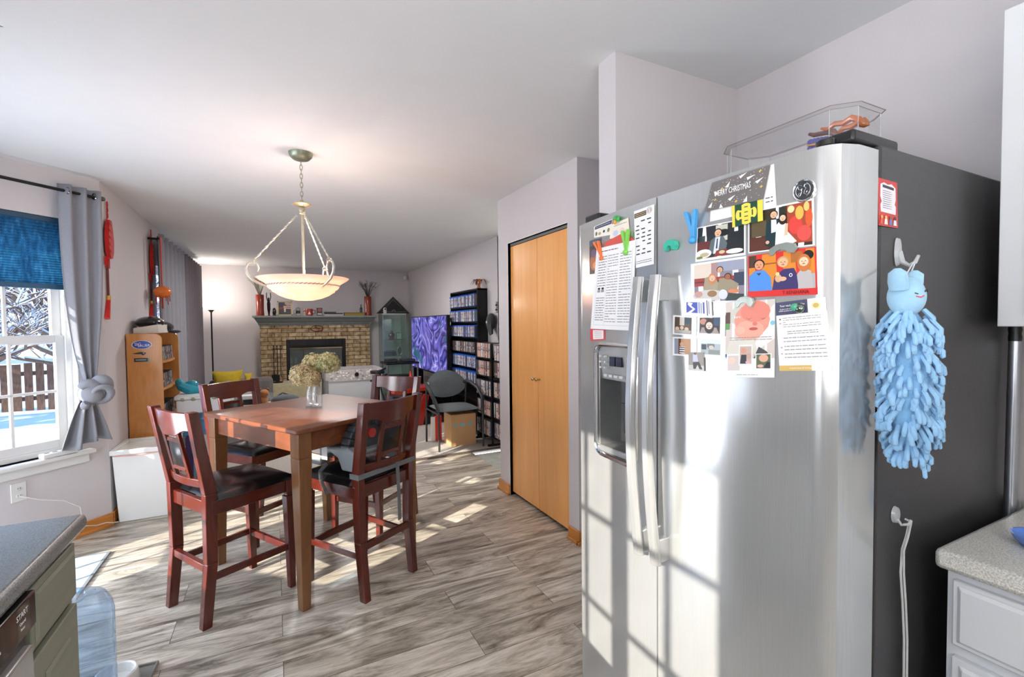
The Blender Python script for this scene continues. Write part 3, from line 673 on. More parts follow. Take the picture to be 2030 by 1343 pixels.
o, wr = sheet('photograph', 'photograph of three people in camouflage uniforms around a restaurant booth', 'photograph', [(1370, 524), (1480, 508), (1480, 597), (1371, 600)],
  [('r', .07, .02, .97, .95, '#8d8792'), ('r', .07, .5, .42, .95, '#e2d3c4'), ('r', .4, .55, .52, .95, '#b08c8c'), ('r', .52, .72, .97, .95, '#9aa0b4'), ('r', .07, .4, .97, .6, '#a03a34'), ('r', .07, .48, .97, .52, '#6a2a2c'), ('r', .8, .36, .97, .66, '#3a4258'),
   ('p', [(.25, .3), (.28, .6), (.45, .66), (.55, .4), (.5, .25)], camo), ('p', [(.5, .26), (.55, .56), (.7, .56), (.88, .4), (.85, .26)], '#9c9076')]
  + face_shapes(.56, .76, .07, '#dba983', '#221a14', asp=.8)+face_shapes(.42, .58, .075, '#efc3a4', '#c98a5c', True, .8)+face_shapes(.7, .58, .07, '#a8684a', '#1a1210', asp=.8)
  + [('e', .35, .16, .3, .14, '#cfcbc8'), ('e', .42, .2, .09, .08, '#9a7448'), ('e', .62, .17, .08, .12, '#dcdfe6'), ('e', .8, .24, .1, .05, '#d8875c'), ('p', [(.66, .02), (.72, .2), (.97, .16), (.97, .02)], '#2e3a36'), ('e', .16, .2, .08, .08, '#c99c90')], '#f3f3f3', 'photo', FG)
o, wr = sheet('photograph', 'photograph of three smiling people on an orange wall, red BENIHANA strip below', 'photograph', [(1483, 508), (1618, 489), (1621, 584), (1484, 590)],
  [('r', .02, .13, .98, .98, '#dd8a2c'), ('r', .02, .7, .14, .98, '#4b3524'), ('e', .9, .85, .07, .1, '#1c1716'), ('r', .66, .72, .82, .95, '#b06a30'), ('r', .14, .74, .6, .77, '#a3531c'), ('r', .75, .13, .98, .45, '#aeb0b4'),
   ('p', [(.02, .13), (.02, .5), (.12, .62), (.26, .62), (.36, .45), (.38, .13)], '#4f8fe4'), ('p', [(.14, .56), (.18, .5), (.22, .56)], '#28365c'), ('p', [(.38, .13), (.42, .45), (.56, .6), (.7, .6), (.76, .4), (.75, .13)], '#3c3268'), ('p', [(.76, .13), (.74, .45), (.82, .6), (.93, .5), (.96, .13)], '#b9b4b4')]
  + face_shapes(.185, .75, .11, '#e39f78', '#1a1311', asp=.75)+face_shapes(.55, .75, .11, '#e8b48c', '#c79a68', asp=.75)+face_shapes(.84, .72, .1, '#f3cba6', '#c7743a', True, .75)
  + [('e', .48, .4, .05, .09, '#d9a982'), ('e', .54, .38, .06, .05, '#e5b48e'), ('e', .47, .5, .03, .04, '#f3d58a'), ('e', .66, .45, .025, .04, '#e8e8f0'), ('e', .66, .45, .015, .025, '#3c3268'), ('r', 0, 0, 1, .14, '#d9302c')], '#d9302c', 'photo', FG)
wr('T BENIHANA', .72, .065, .0105, '#5a0f10', k=60, sx=.85)
o, wr = sheet('business_card', 'white business card with a blue square and white swoosh above the small photographs', 'business card', [(1360, 593), (1412, 592), (1414, 631), (1360, 626)],
  [('r', .05, .2, .48, .8, '#5a68c0'), ('p', [(.1, .2), (.24, .2), (.4, .42), (.24, .6), (.3, .75), (.12, .8), (.1, .66), (.2, .52), (.3, .42)], '#f4f6ff'), ('r', .52, .2, .56, .8, '#7f8ad0'), ('r', .6, .2, .63, .75, '#7f8ad0'), ('r', .68, .2, .74, .8, '#6a74b8'), ('r', .82, .1, .85, .9, '#555577'), ('r', .89, .2, .91, .85, '#777799')], lift=.0030)
PG = 'small instant photographs'
o, wr = sheet('instant_photo', 'small instant photo of a group of people, top left of the four by the handle', 'photograph', [(1335, 625), (1382, 628), (1381, 667), (1334, 663)], [('r', .08, .08, .8, .92, '#5a4a3c'), ('r', .3, .5, .5, .92, '#d9d2c8'), ('e', .2, .32, .09, .1, '#e8c8ac'), ('e', .4, .38, .08, .1, '#e8c8ac'), ('e', .6, .32, .09, .1, '#e2bd9c'), ('r', .1, .1, .78, .26, '#b8b4b0'), ('r', .52, .6, .76, .9, '#2f4654')], '#f6f6f4', 'photo', PG)
o, wr = sheet('instant_photo', 'small instant photo of a long haired person close up, under the business card', 'photograph', [(1384, 627), (1439, 625), (1438, 667), (1383, 664)], [('r', .08, .1, .82, .9, '#3a2a28'), ('r', .6, .5, .8, .9, '#34506e'), ('e', .22, .7, .13, .16, '#c98a74'), ('p', [(.1, .1), (.16, .4), (.7, .4), (.8, .1)], '#a89890')]+face_shapes(.44, .5, .19, '#f1dcc8', '#2a1a18', True, .75), '#f6f6f4', 'photo', PG)
o, wr = sheet('instant_photo', 'small instant photo of a person in a striped top beside a tan wall', 'photograph', [(1334, 668), (1382, 670), (1382, 708), (1334, 705)], [('r', .08, .1, .76, .92, '#c0926a'), ('r', .08, .1, .24, .92, '#8e9db4'), ('r', .26, .1, .36, .92, '#5a3a2a'), ('e', .4, .62, .08, .12, '#d9a684'), ('r', .3, .14, .52, .5, '#e9e9e9'), ('r', .3, .2, .52, .25, '#2a2a2a'), ('r', .3, .32, .52, .37, '#2a2a2a'), ('r', .3, .43, .52, .47, '#2a2a2a')], '#f6f6f4', 'photo', PG)
o, wr = sheet('instant_photo', 'small pale instant photo of a person outdoors in snow', 'photograph', [(1384, 669), (1440, 671), (1439, 712), (1384, 708)], [('r', .12, .16, .82, .9, '#b9c2c6'), ('r', .14, .4, .32, .66, '#38404c'), ('e', .48, .6, .14, .18, '#6e7c80'), ('e', .5, .52, .09, .1, '#d9cfc4'), ('r', .4, .18, .8, .4, '#8f958f'), ('r', .12, .7, .82, .9, '#dfe8ee')], '#f6f6f4', 'photo', PG)
o, wr = sheet('instant_photo', 'small borderless photo of a person sitting in white, lowest beside the handle', 'photograph', [(1367, 699), (1397, 699), (1398, 737), (1366, 734)], [('r', 0, 0, 1, 1, '#9c968e'), ('r', 0, 0, 1, .3, '#d2d2cc'), ('p', [(.3, .5), (.3, .9), (.55, .95), (.65, .5)], '#ccd0e6'), ('p', [(.3, .45), (.7, .5), (.9, .1), (.72, .1), (.6, .35), (.48, .1), (.34, .1)], '#3a3634'), ('e', .45, .93, .1, .06, '#7a5a48')], '#9c968e', 'photo', PG, lift=.0034)
o, wr = sheet('baby_announcement', 'tall birth announcement card with a sleeping newborn and three small pictures', 'greeting card', [(1441, 601), (1538, 593), (1537, 749), (1439, 748)],
  [('r', 0, .25, 1, 1, '#d9cdc4'), ('p', [(0, .8), (.25, .97), (1, 1), (1, .9), (.2, .7)], '#cfd0c4'), ('p', [(.55, .3), (1, .5), (1, .95), (.8, .8)], '#efe9e6'), ('e', .55, .75, .36, .22, '#e89a86'), ('e', .5, .62, .3, .13, '#f0ab96'), ('e', .62, .86, .3, .14, '#e58a78'), ('e', .32, .62, .1, .05, '#f4b9a4'),
   ('p', [(.42, .79), (.5, .765), (.58, .785), (.5, .757)], '#a85a50'), ('p', [(.7, .78), (.76, .76), (.85, .775), (.77, .75)], '#a85a50'), ('e', .62, .7, .05, .025, '#e07a6a'), ('e', .59, .635, .09, .02, '#c9544e'), ('e', .96, .7, .045, .03, '#7fc4dc'), ('r', 0, .72, .1, .87, '#5a3a34'), ('r', 0, .64, .09, .72, '#5a9a4a'),
   ('p', [(0, .3), (.1, .5), (.6, .5), (.7, .3)], '#ddd9cc'), ('r', 0, .27, .35, .31, '#456a9c'), ('p', [(.6, .25), (.7, .4), (.85, .34), (.95, .25)], '#4a4a4c'), ('r', 0, 0, 1, .25, '#f5f5f4'), ('t', .25, .02, .7, .05, 1, '#9a9a9a'), ('t', .1, .48, .95, .54, 2, '#9c9490'),
   ('r', .04, .08, .33, .31, '#f8f8f8'), ('r', .06, .09, .32, .29, '#d9cfc8'), ('e', .15, .22, .08, .05, '#f0d0c0'), ('r', .3, .16, .58, .43, '#f8f8f8'), ('r', .32, .18, .56, .41, '#c9b2a4'), ('e', .4, .35, .06, .04, '#d99a84'), ('p', [(.33, .18), (.35, .3), (.46, .3), (.46, .18)], '#22262e'), ('e', .51, .28, .05, .04, '#caa292'), ('e', .49, .2, .05, .02, '#e8b0b8'),
   ('r', .64, .11, .95, .31, '#f8f8f8'), ('r', .66, .12, .93, .3, '#5c6a4c'), ('e', .8, .25, .09, .05, '#e8ae92'), ('p', [(.8, .12), (.86, .2), (.93, .2), (.93, .12)], '#22262e'), ('e', .74, .15, .06, .02, '#eab8a4')], '#f5f5f4', 'photo', lift=.0024)
wr('here', .26, .8, .009, '#ffffff', k=60)
o, wr = sheet('checklist_sheet', 'tall white vaccination checklist with navy header and gold footer strip', 'paper', [(1538, 601), (1635, 589), (1645, 735), (1546, 736)],
  [('r', 0, .81, 1, 1, '#4b4d68'), ('r', 0, 0, 1, .08, '#d9b76a'), ('e', .83, .9, .085, .052, '#ecdca0'), ('e', .83, .9, .055, .033, '#c9ad68'), ('r', .06, .74, .1, .76, '#555555'), ('r', .06, .68, .1, .7, '#aaaaaa'), ('r', .06, .33, .1, .35, '#aaaaaa'), ('r', .06, .24, .1, .26, '#aaaaaa'), ('t', .14, .62, .9, .78, 5, '#8a8a8a'), ('t', .22, .52, .84, .58, 2, '#555555'), ('t', .13, .4, .95, .5, 2, '#9a9aa4'), ('t', .14, .28, .95, .38, 2, '#9a9a9a'), ('t', .14, .17, .95, .27, 2, '#9a9a9a')], '#f8f8f7')
wr('Your readiness checklist', .36, .94, .0062, '#ffffff', k=30, sx=.8); wr('Completed them all? You\'re good to go.', .52, .04, .0042, '#ffffff', k=30, sx=.8); wr('It\'s time to start your\nCOVID vaccination series', .22, .88, .0038, '#ffffff', k=30, sx=.7)
o, wr = sheet('printed_list', 'long white printed list clipped to the freezer door', 'paper', [(1185, 494), (1263, 476), (1257, 656), (1173, 652)],
  [('t', .14, .93, .6, .97, 1, '#555555'), ('t', .1, .52, .32, .9, 12, '#6a6a6a'), ('t', .36, .08, .62, .9, 26, '#8a8a8a'), ('t', .66, .08, .92, .9, 26, '#8a8a8a'), ('t', .1, .1, .32, .4, 10, '#6a6a6a'), ('e', .16, .5, .035, .014, '#222222'), ('e', .26, .5, .035, .014, '#222222'), ('r', .12, .455, .2, .485, '#999999'), ('r', .22, .455, .3, .485, '#999999')]
  + [('r', .08, .05, .083, .92, '#999999'), ('r', .34, .05, .343, .92, '#999999'), ('r', .94, .05, .943, .92, '#999999'), ('r', .08, .05, .94, .052, '#999999')], '#f6f6f6', lift=.005)
o, wr = sheet('game_poster', 'dark armoured figure card reading HALO at the freezer door edge', 'card', [(1169, 478), (1193, 471), (1187, 541), (1169, 545)], [('r', 0, .82, 1, 1, '#44506a'), ('e', .5, .35, .45, .25, '#a8582c'), ('e', .4, .6, .25, .12, '#5c4a6c'), ('e', .6, .25, .25, .1, '#d98c4c'), ('r', 0, 0, 1, .08, '#1c1416')], '#3c2826', 'photo')
wr('HALO', .5, .91, .0085, '#dfe8ff', k=30, sx=.7)
o, wr = sheet('banner_magnet_card', 'white card with navy banner and small drawings at the freezer door top', 'card', [(1178, 450), (1215, 434), (1211, 466), (1178, 472)], [('r', .05, .7, .98, .95, '#3a4460'), ('t', .1, .78, .9, .88, 1, '#f0f0f0'), ('e', .15, .3, .06, .18, '#6a6a4a'), ('e', .35, .26, .08, .12, '#c9a86a'), ('e', .6, .35, .06, .1, '#33343a'), ('e', .85, .35, .07, .14, '#8a8a4a')], '#efece2')
o, wr = sheet('greeting_note', 'pastel congratulations card under the green magnet', 'greeting card', [(1212, 446), (1247, 432), (1250, 466), (1210, 474)], [('e', .3, .3, .14, .2, '#c6d0ea'), ('e', .65, .35, .13, .2, '#f0d0d4'), ('e', .85, .2, .1, .16, '#f2dca0'), ('t', .2, .72, .9, .86, 1, '#7a7a9a')], '#f3ead6', lift=.0025)
o, wr = sheet('red_folder', 'red paper peeking out behind the clipped printed list', 'paper', [(1203, 480), (1240, 460), (1262, 478), (1196, 496)], [], '#d9584c', lift=.0032)
o, wr = sheet('ball_schedule', 'white rounded schedule magnet with black boxes and a baseball on top', 'magnet', [(1258, 420), (1299, 405), (1298, 524), (1262, 532)],
  [('r', .02, .87, .62, .95, '#4a3c30'), ('t', .06, .88, .58, .94, 2, '#f0d8a0'), ('e', .76, .93, .15, .06, '#d6d4d0'), ('p', [(.68, .96), (.7, .9), (.72, .9), (.7, .96)], '#c04a3a'), ('p', [(.82, .96), (.84, .9), (.86, .9), (.84, .96)], '#c04a3a')]
  + [('r', .06+.3*i+.06*(j % 2), .78-.07*j, .26+.3*i, .80-.07*j, '#2e2e30') for i in range(3) for j in range(9) if (i*3+j*2) % 5] + [('t', .05, .05, .9, .12, 2, '#777777')], '#f1f1ef', lift=.003)
o, wr = sheet('red_card', 'red bordered card showing below the printed list', 'card', [(1170, 652), (1200, 653), (1200, 674), (1171, 676)], [('r', .2, .1, .9, .9, '#f0e8e6'), ('t', .3, .2, .8, .8, 4, '#9a9a9a')], '#d4404a')

def fmag(name, label, px, py, build, cat='magnet', group=None):
    y, z = fpos(px, py); b = MB(); build(b); o = b.build(name, smooth=True, loc=(surf(y)-.002, y, z)); return tag(o, label, cat, group)
def arch(b, col, w=.022, h=.014, t=.010, hx=None):
    b.use('gloss', col); pts = [(-w, -h*.2), (-w*.9, h*.35), (-w*.4, h*.9), (w*.25, h), (w*.85, h*.6), (w, -h*.1), (w*.75, -h*.75), (w*.4, -h*.6), (w*.25, -h*.1), (-w*.1, h*.05), (-w*.4, -h*.15), (-w*.6, -h*.7), (-w*.85, -h*.8)]
    b.prism(pts, lambda a, c: (0, -a, c), lambda a, c: (-t, -a*.92, c*.92))
fmag('cap_magnet', 'teal cap shaped magnet alone beside the photographs', 1335, 488, lambda b: arch(b, '#3fbfa4', .021, .017, .014))
fmag('metal_magnet', 'grey metal saddle shaped magnet overlapping the wedding couple photo', 1553, 495, lambda b: arch(b, '#8f9690', .032, .014, .004))
fmag('metal_magnet', 'grey metal saddle shaped magnet on top of the newborn card', 1478, 600, lambda b: arch(b, '#9aa79c', .025, .015, .004))
fmag('turtle_magnet', 'green and silver round magnet on the checklist header', 1586, 611, lambda b: b.use('chrome', '#7a8a80').ball((-.006, -.004, -.001), (.008, .010, .010), 12, 8).use('gloss', '#4fae8a').ball((-.009, .004, .002), (.007, .009, .008), 12, 8))
def clip(b, col, s=1.0, tilt=0):
    b.use('plastic', col)
    for sy, a in ((-1, -.22), (1, .12)):
        T_ = lambda u, v: (-(.014+v*.006)*s, (-sy*.010*s*max(.15, (v+.6)/1.2)*1.0-u*.0065*s)+tilt*v*.03, v*.035*s)
        pts = [(-1, 1), (-.6, 1.25), (.6, 1.25), (1, 1), (.8, 0), (.5, -.9), (-.5, -.9), (-.8, 0)]
        b.prism(pts, lambda u, v: (T_(u, v)[0]+.010*s, T_(u, v)[1], T_(u, v)[2]), T_)
    b.ball((-.010*s, -tilt*.03, -.034*s), (.010*s, .011*s, .010*s), 12, 8)
fmag('chip_clip', 'blue magnetic bag clip left of the suit photograph', 1379, 452, lambda b: clip(b, '#3f9fdc', .92), 'clip')
fmag('chip_clip', 'orange magnetic bag clip holding the printed list', 1193, 498, lambda b: clip(b, '#f07a34', .72, .3), 'clip')
fmag('chip_clip', 'lime green magnetic bag clip holding the printed list', 1246, 482, lambda b: clip(b, '#86d454', .82, -.1), 'clip')
fmag('bird_magnet', 'green and orange bird magnet on the pastel card', 1227, 436, lambda b: b.use('gloss', '#2fae4c').ball((-.008, 0, .004), (.008, .012, .008), 12, 8).use('gloss', '#f0a23c').ball((-.01, .004, -.006), (.005, .006, .008), 10, 8).use('gloss', '#2fae4c').ball((-.01, -.010, .0), (.006, .006, .009), 10, 8))

# ------------------------------------------------------------------ things on the refrigerator side and top
SY = FY0+.003
def side(px, py): return aY(px, py, SY)
cd_ = thing('prayer_card', 'red bordered card with a scalloped text panel and small figures on the refrigerator side', 'card', side(1758, 405))
q = [side(*p)-cd_.location for p in ((1739, 352), (1777, 363), (1779, 453), (1740, 447))]
def quv(u, v, k=0):
    P = (q[3]*(1-u)+q[2]*u)*(1-v)+(q[0]*(1-u)+q[1]*u)*v; return (P.x, -.0012-k*.0003, P.z)
b = MB().use('photo', '#c93a34').poly([quv(0, 0), quv(1, 0), quv(1, 1), quv(0, 1)]); b.use('photo', '#e8e6ec')
b.poly([quv(u, v, 1) for u, v in ((.12, .3), (.88, .28), (.9, .45), (.84, .5), (.9, .6), (.9, .86), (.7, .93), (.5, .9), (.3, .93), (.12, .88), (.1, .62), (.17, .52), (.1, .45))])
b.use('photo', '#33303c').poly([quv(.22, .82, 2), quv(.8, .8, 2), quv(.8, .86, 2), quv(.22, .88, 2)])
for i in range(9): b.poly([quv(.22, .75-i*.045, 2), quv(.22+.5*random.uniform(.6, 1), .745-i*.045, 2), quv(.22+.5, .752-i*.045, 2), quv(.22, .76-i*.045, 2)])
for i, (u, c1, c2) in enumerate(((.15, '#d9a05c', '#d9584c'), (.36, '#e8c060', '#e8e0d8'), (.6, '#8a5a3c', '#6a7ab0'), (.82, '#3a2a24', '#e0e4ea'))):
    b.use('photo', c2).poly([quv(u-.09, .04, 3), quv(u+.09, .04, 3), quv(u+.06, .16, 3), quv(u-.06, .16, 3)])
    b.use('photo', c1).poly([quv(u+.06*math.cos(t), .19+.04*math.sin(t), 4) for t in (6.28*k/8 for k in range(8))])
b.build('card_face', cd_).name = 'printed_face'
# clear adhesive hook with the bunny duster
P = side(1777, 500)
hk = thing('adhesive_hook', 'clear plastic adhesive hook on the refrigerator side under the red card', 'hook', P)
b = MB().use('clear_edge').prism([(.010*math.cos(t), .030*math.sin(t)) for t in (6.2832*k/20 for k in range(20))], lambda a, c: (a, -.0005, c), lambda a, c: (a*.85, -.006, c*.9)); b.build('base_plate', hk, smooth=True)
MB().use('clear_edge').tube([(.002, -.004, .0), (.003, -.010, -.022), (.006, -.020, -.030), (.012, -.028, -.024), (.016, -.032, -.010)], [.006, .005, .004, .004, .003], 8).build('hook_arm', hk, smooth=True)
BY = .452
P = aY(1797, 585, BY); dz = thing('bunny_duster', 'pale blue bunny headed microfiber duster hanging on the refrigerator side', 'duster', P)
def bl(px, py): return aY(px, py, BY)-P
hb = MB().use('cloth', '#9fcbe6')
hb.ball((0, 0, -.004), (.031, .029, .037), 24, 16); hd = hb.build('head', dz, smooth=True)
for (px0, py0, px1, py1, k) in ((1782, 575, 1779, 541, -1), (1806, 578, 1813, 545, 1)):
    a, c_ = bl(px0, py0), bl(px1, py1)
    e = MB().use('cloth', '#9fcbe6').tube([a, a*.5+c_*.5, c_, c_+Vector((0, 0, .008))], [.015, .0165, .0145, .005], 14, flat=(1, .7)).build('ear', dz, smooth=True)
    MB().use('cloth', '#e07a9c').ball(a*.45+c_*.55+Vector((.002, -.0085, 0)), (.005, .0025, .013), 10, 8).build('ear_lining', e, smooth=True)
MB().use('cloth', '#2a2a34').tube([(.006, -.0285, .004), (.010, -.0278, .009), (.014, -.0265, .004)], .0012, 6).tube([(-.014, -.0265, .002), (-.009, -.0282, .0)], .001, 6).build('eye', hd, rz=R(-16))
MB().use('cloth', '#d8485c').tube([(-.012, -.0268, -.004), (-.004, -.0288, -.006), (.003, -.0288, -.003)], .0013, 6).build('muzzle_stitch', hd, rz=R(-16))
HK = side(1777, 500)+Vector((.010, -.026, -.027))-P
MB().use('cloth', '#e8eef4').tube([bl(1790, 556), HK+Vector((-.004, 0, 0)), HK+Vector((0, 0, .003)), HK+Vector((.004, 0, 0)), bl(1800, 556)], .0013, 6).build('hanging_loop', dz)
top, bot = bl(1800, 618), bl(1800, 905)
core = MB().use('cloth', '#7fb4de').tube([top+(bot-top)*t for t in (0, .15, .4, .7, .92, 1)], [.012, .034, .040, .036, .022, .008], 14)
nub = core; rnd = random.Random(5)
nub.use('cloth', '#96c6ec')
H = (bot-top)
for i in range(430):
    t = rnd.random()**.95; a = rnd.uniform(0, 6.283); r0 = (.028 if t < .06 else .040 if t < .75 else .040-(t-.75)*.09)*.9
    p = top+H*t+Vector((math.cos(a)*r0, math.sin(a)*r0, 0)); d = Vector((math.cos(a)*.5, math.sin(a)*.5, -.95)).normalized(); d += Vector((rnd.uniform(-.25, .25),)*3); Ln = rnd.uniform(.018, .028)
    rr = rnd.uniform(.0036, .0046)
    nub.tube([p-d*.004, p+d*Ln*.6+Vector((math.cos(a), math.sin(a), 0))*.005, p+d*Ln, p+d*(Ln+.002)], [rr, rr*1.05, rr, rr*.4], 6)
nub.build('chenille_body', dz, smooth=True, ang=60)
# lower hook with hanging cord
P = side(1772, 1020); hk = thing('adhesive_hook', 'round clear plastic adhesive hook low on the refrigerator side', 'hook', P)
MB().use('clear_edge').prism([(.013*math.cos(t), .018*math.sin(t)) for t in (6.2832*k/20 for k in range(20))], lambda a, c: (a, -.0005, c), lambda a, c: (a*.85, -.007, c*.9)).build('base_plate', hk, smooth=True)
MB().use('clear_edge').tube([(0, -.006, -.008), (0, -.014, -.018), (.006, -.024, -.014), (.012, -.026, -.006)], .003, 8).build('hook_arm', hk, smooth=True)
cp_ = [side(1782, 1026), side(1790, 1028), side(1783, 1060), side(1775, 1085), side(1772, 1130), side(1776, 1190), side(1779, 1260), side(1778, 1400)]
b = MB().use('cloth', '#c9c9c6').tube([p+Vector((0, -.012-.004*i*0, 0)) for i, p in enumerate(cp_)], .0022, 6).tube([p+Vector((.004 if i > 3 else -.002, -.016, 0)) for i, p in enumerate(cp_)], .0022, 6)
tag(b.build('white_string', smooth=True), 'thin white cord hanging from the lower hook on the refrigerator side', 'cord')
# acrylic display case on top and what lies in it
cs = thing('display_case', 'long clear acrylic display case with cut corners on top of the refrigerator', 'display case', (1.33, .83, 1.768))
oc = [(-.09, -.135), (-.05, -.18), (.05, -.18), (.09, -.135), (.09, .145), (.05, .19), (-.05, .19), (-.09, .145)]
b = MB().use('acrylic')
for i in range(8): a, c_ = oc[i], oc[(i+1) % 8]; b.poly([(a[0], a[1], 0), (c_[0], c_[1], 0), (c_[0], c_[1], .165), (a[0], a[1], .165)])
b.build('side_wall', cs)
big = [(x*1.09, y*1.05) for x, y in oc]
MB().use('acrylic').poly([(x, y, .170) for x, y in big]).build('lid', cs)
b = MB().use('paint', '#8a7f7a').tube([(x, y, .169) for x, y in big], .0011, 5, closed=True).tube([(x, y, .163) for x, y in oc], .0007, 5, closed=True); b.build('lid_edge', cs)
for x, y in oc: MB().use('clear_edge').tube([(x, y, 0), (x, y, .163)], .0012, 5).build('corner_seam', cs)
X0 = 1.22
def cpt(px, py, X=1.29): return aX(px, py, X)
b = MB().use('gloss', '#c8642a')
b.tube([cpt(*p) for p in ((1628, 255), (1640, 257), (1655, 246), (1672, 244), (1688, 234), (1702, 237), (1708, 245))], [.003, .006, .007, .007, .008, .008, .006], 10)
b.tube([cpt(*p) for p in ((1660, 266), (1672, 254), (1688, 251), (1700, 243), (1710, 240))], [.005, .006, .007, .007, .006], 10)
b.use('gloss', '#9a5a30').tube([cpt(*p) for p in ((1708, 242), (1716, 246), (1723, 248))], [.012, .009, .002], 10)
tag(b.build('twisted_figurine', smooth=True), 'glossy orange twisted glass figurine in the clear case', 'figurine')
b = MB().use('gloss', '#6a3428').tube([cpt(*p, 1.275) for p in ((1604, 266), (1614, 268), (1640, 263), (1652, 262), (1660, 268))], [.004, .006, .006, .009, .005], 10)
tag(b.build('wooden_figurine', smooth=True), 'dark brown carved stick lying under the orange figurine in the clear case', 'figurine')
b = MB().use('gloss', '#4a4a9c')
for i in range(6):
    t = i/5; P = cpt(1606+36*t, 288-6*t, 1.255)
    for s_ in (-1, 1): b.ball(P+Vector((0, 0, s_*.008)), (.004, .0075, .0085*(1-.3*abs(t-.5))), 10, 6)
b.use('gloss', '#c9964c').tube([cpt(1600, 289, 1.25), cpt(1622, 285, 1.25), cpt(1645, 281, 1.25)], [.002, .004, .003], 8)
tag(b.build('blue_leaf_ornament', smooth=True), 'blue leaf shaped glass ornament with a gold rib in the clear case', 'ornament')
P = aX(1687, 275, 1.0); 
tag(MB().use('gloss', '#1a1a1c').lathe([(0, 0), (.017, 0), (.018, .004), (.016, .010), (.018, .012), (.018, .022), (.016, .024), (0, .024)], seg=24).build('black_jar', smooth=True, loc=(1.01, .572, 1.751)), 'small black lidded pot on the front corner of the refrigerator top', 'jar')
# broom handle in the gap
b = MB().use('metal', '#b8bcc2').cyl((1.70, .499, .02), (1.725, .499, 1.36), .0125, 16)
bm_ = thing('broom', 'silver metal pole with a black ribbed grip between refrigerator and counter', 'broom', (0, 0, 0)); b.build('pole', bm_, smooth=True)
MB().use('plastic', '#17181a').lathe([(.013, 0), (.0135, .01), (.012, .02), (.0135, .03), (.012, .04), (.0135, .05), (.012, .06), (.013, .085), (.007, .1), (0, .102)], (1.725, .499, 1.35), 16).build('grip', bm_, smooth=True)
MB().use('plastic', '#3a5a8a').box(1.62, 1.78, .492, .506, 0, .035).build('broom_head', bm_, bev=.004)

# ------------------------------------------------------------------ counters and cabinets
# right hand counter, cabinets
tag(MB().use('laminate').prism([(.484, .915), (.484, .872), (-2.5, .872), (-2.5, .915)], lambda y, z: (1.262, y, z), lambda y, z: (1.86, y, z)).build('countertop', bev=.012, smooth=True),
    'speckled grey laminate countertop beside the refrigerator', 'countertop')
cb = thing('base_cabinet', 'white base cabinet with framed drawers under the speckled countertop', 'cabinet', (1.29, .47, 0))
b = MB().use('white_cabinet').box(0, .57, -2.9, -.002, .1, .872).box(.06, .57, -2.9, -.002, 0, .1); b.build('carcass', cb)
def framed(parent, name, y0, y1, z0, z1, mat, X=0, s=-1, fw=.05, handle=None):
    b = MB().use(mat).box(min(X, X+s*.016), max(X, X+s*.016), y0, y1, z0, z1); o = b.build(name, parent, bev=.003)
    p = MB().use(mat); xx = X+s*.016
    p.prism([(y0+fw, z0+fw), (y1-fw, z0+fw), (y1-fw, z1-fw), (y0+fw, z1-fw)], lambda y, z: (xx, y, z), lambda y, z: (xx+s*.006, y-(.008 if y > (y0+y1)/2 else -.008), z-(.008 if z > (z0+z1)/2 else -.008)))
    p.build('raised_panel', o, bev=.002); return o
for i in range(3):
    y1 = -.045-i*.6
    framed(cb, 'drawer', y1-.52+.03, y1+.03, .715, .855, 'white_cabinet', fw=.008); framed(cb, 'door', y1-.52+.03, y1+.03, .14, .69, 'white_cabinet', fw=.012)
tr = thing('soap_tray', 'small blue oval tray at the edge of the speckled countertop', 'tray', (1.46, .355, .916))
MB().use('gloss', '#5a86d8').lathe([(0, 0), (.05, 0), (.062, .012), (.068, .024), (.064, .024), (.058, .012), (.048, .006), (0, .006)], seg=28, sx=.8, sy=1).build('dish', tr, smooth=True)
MB().use('porcelain').ball((0, 0, .014), (.03, .04, .010), 16, 8).build('soap_bar', tr, smooth=True)
uc = thing('wall_cabinet', 'white framed wall cabinet above the speckled countertop', 'cabinet', (1.55, .48, 1.39))
MB().use('white_cabinet').box(0, .314, -2.6, 0, 0, .745).build('carcass', uc, bev=.002)
for i in range(3): framed(uc, 'door', -.04-.50*(i+1), -.04-.5*i-.02, .03, .715, 'white_cabinet')
# left hand counter with dishwasher
tag(MB().use('laminate_dark').prism([(1.635, .915), (1.635, .873), (-2.5, .873), (-2.5, .915)], lambda y, z: (-.46, y, z), lambda y, z: (-1.07, y, z)).build('countertop', bev=.014, smooth=True),
    'dark grey laminate countertop with rounded edge above the dishwasher', 'countertop')
cb = thing('base_cabinet', 'grey green base cabinet with drawer and panel door next to the dishwasher', 'cabinet', (-.49, 1.6, 0))
MB().use('sage_cabinet').box(-.575, 0, -.28, 0, .1, .873).box(-.575, -.07, -.28, 0, 0, .1).build('carcass', cb, bev=.002)
framed(cb, 'drawer', -.27, -.02, .722, .858, 'sage_cabinet', s=1, fw=.014); framed(cb, 'door', -.27, -.02, .13, .70, 'sage_cabinet', s=1, fw=.055)
dw = thing('dishwasher', 'dishwasher with black control panel and stainless door under the dark countertop', 'dishwasher', (-.49, 1.315, 0))
MB().use('black_metal').box(-.56, -.005, -.6, 0, .1, .87).build('tub_body', dw)
MB().use('gloss', '#08080a').box(-.005, .032, -.6, -.004, .795, .868).build('control_panel', dw, bev=.004)
MB().use('steel').box(-.005, .026, -.6, -.004, .12, .755).build('door', dw, bev=.006)
MB().use('satinmetal', '#4a4b4d').box(-.005, .012, -.6, -.004, .755, .795).build('handle_recess', dw)
XD, YD = (0, 1, 0), (0, 0, 1)
def dwt(body, y, z, sz): text(body, sz, (-.49+.0325, 1.315+y, z+.018), XD, YD, 'paper', '#f4f4f4', dw, 'lettering', ext=.0002)
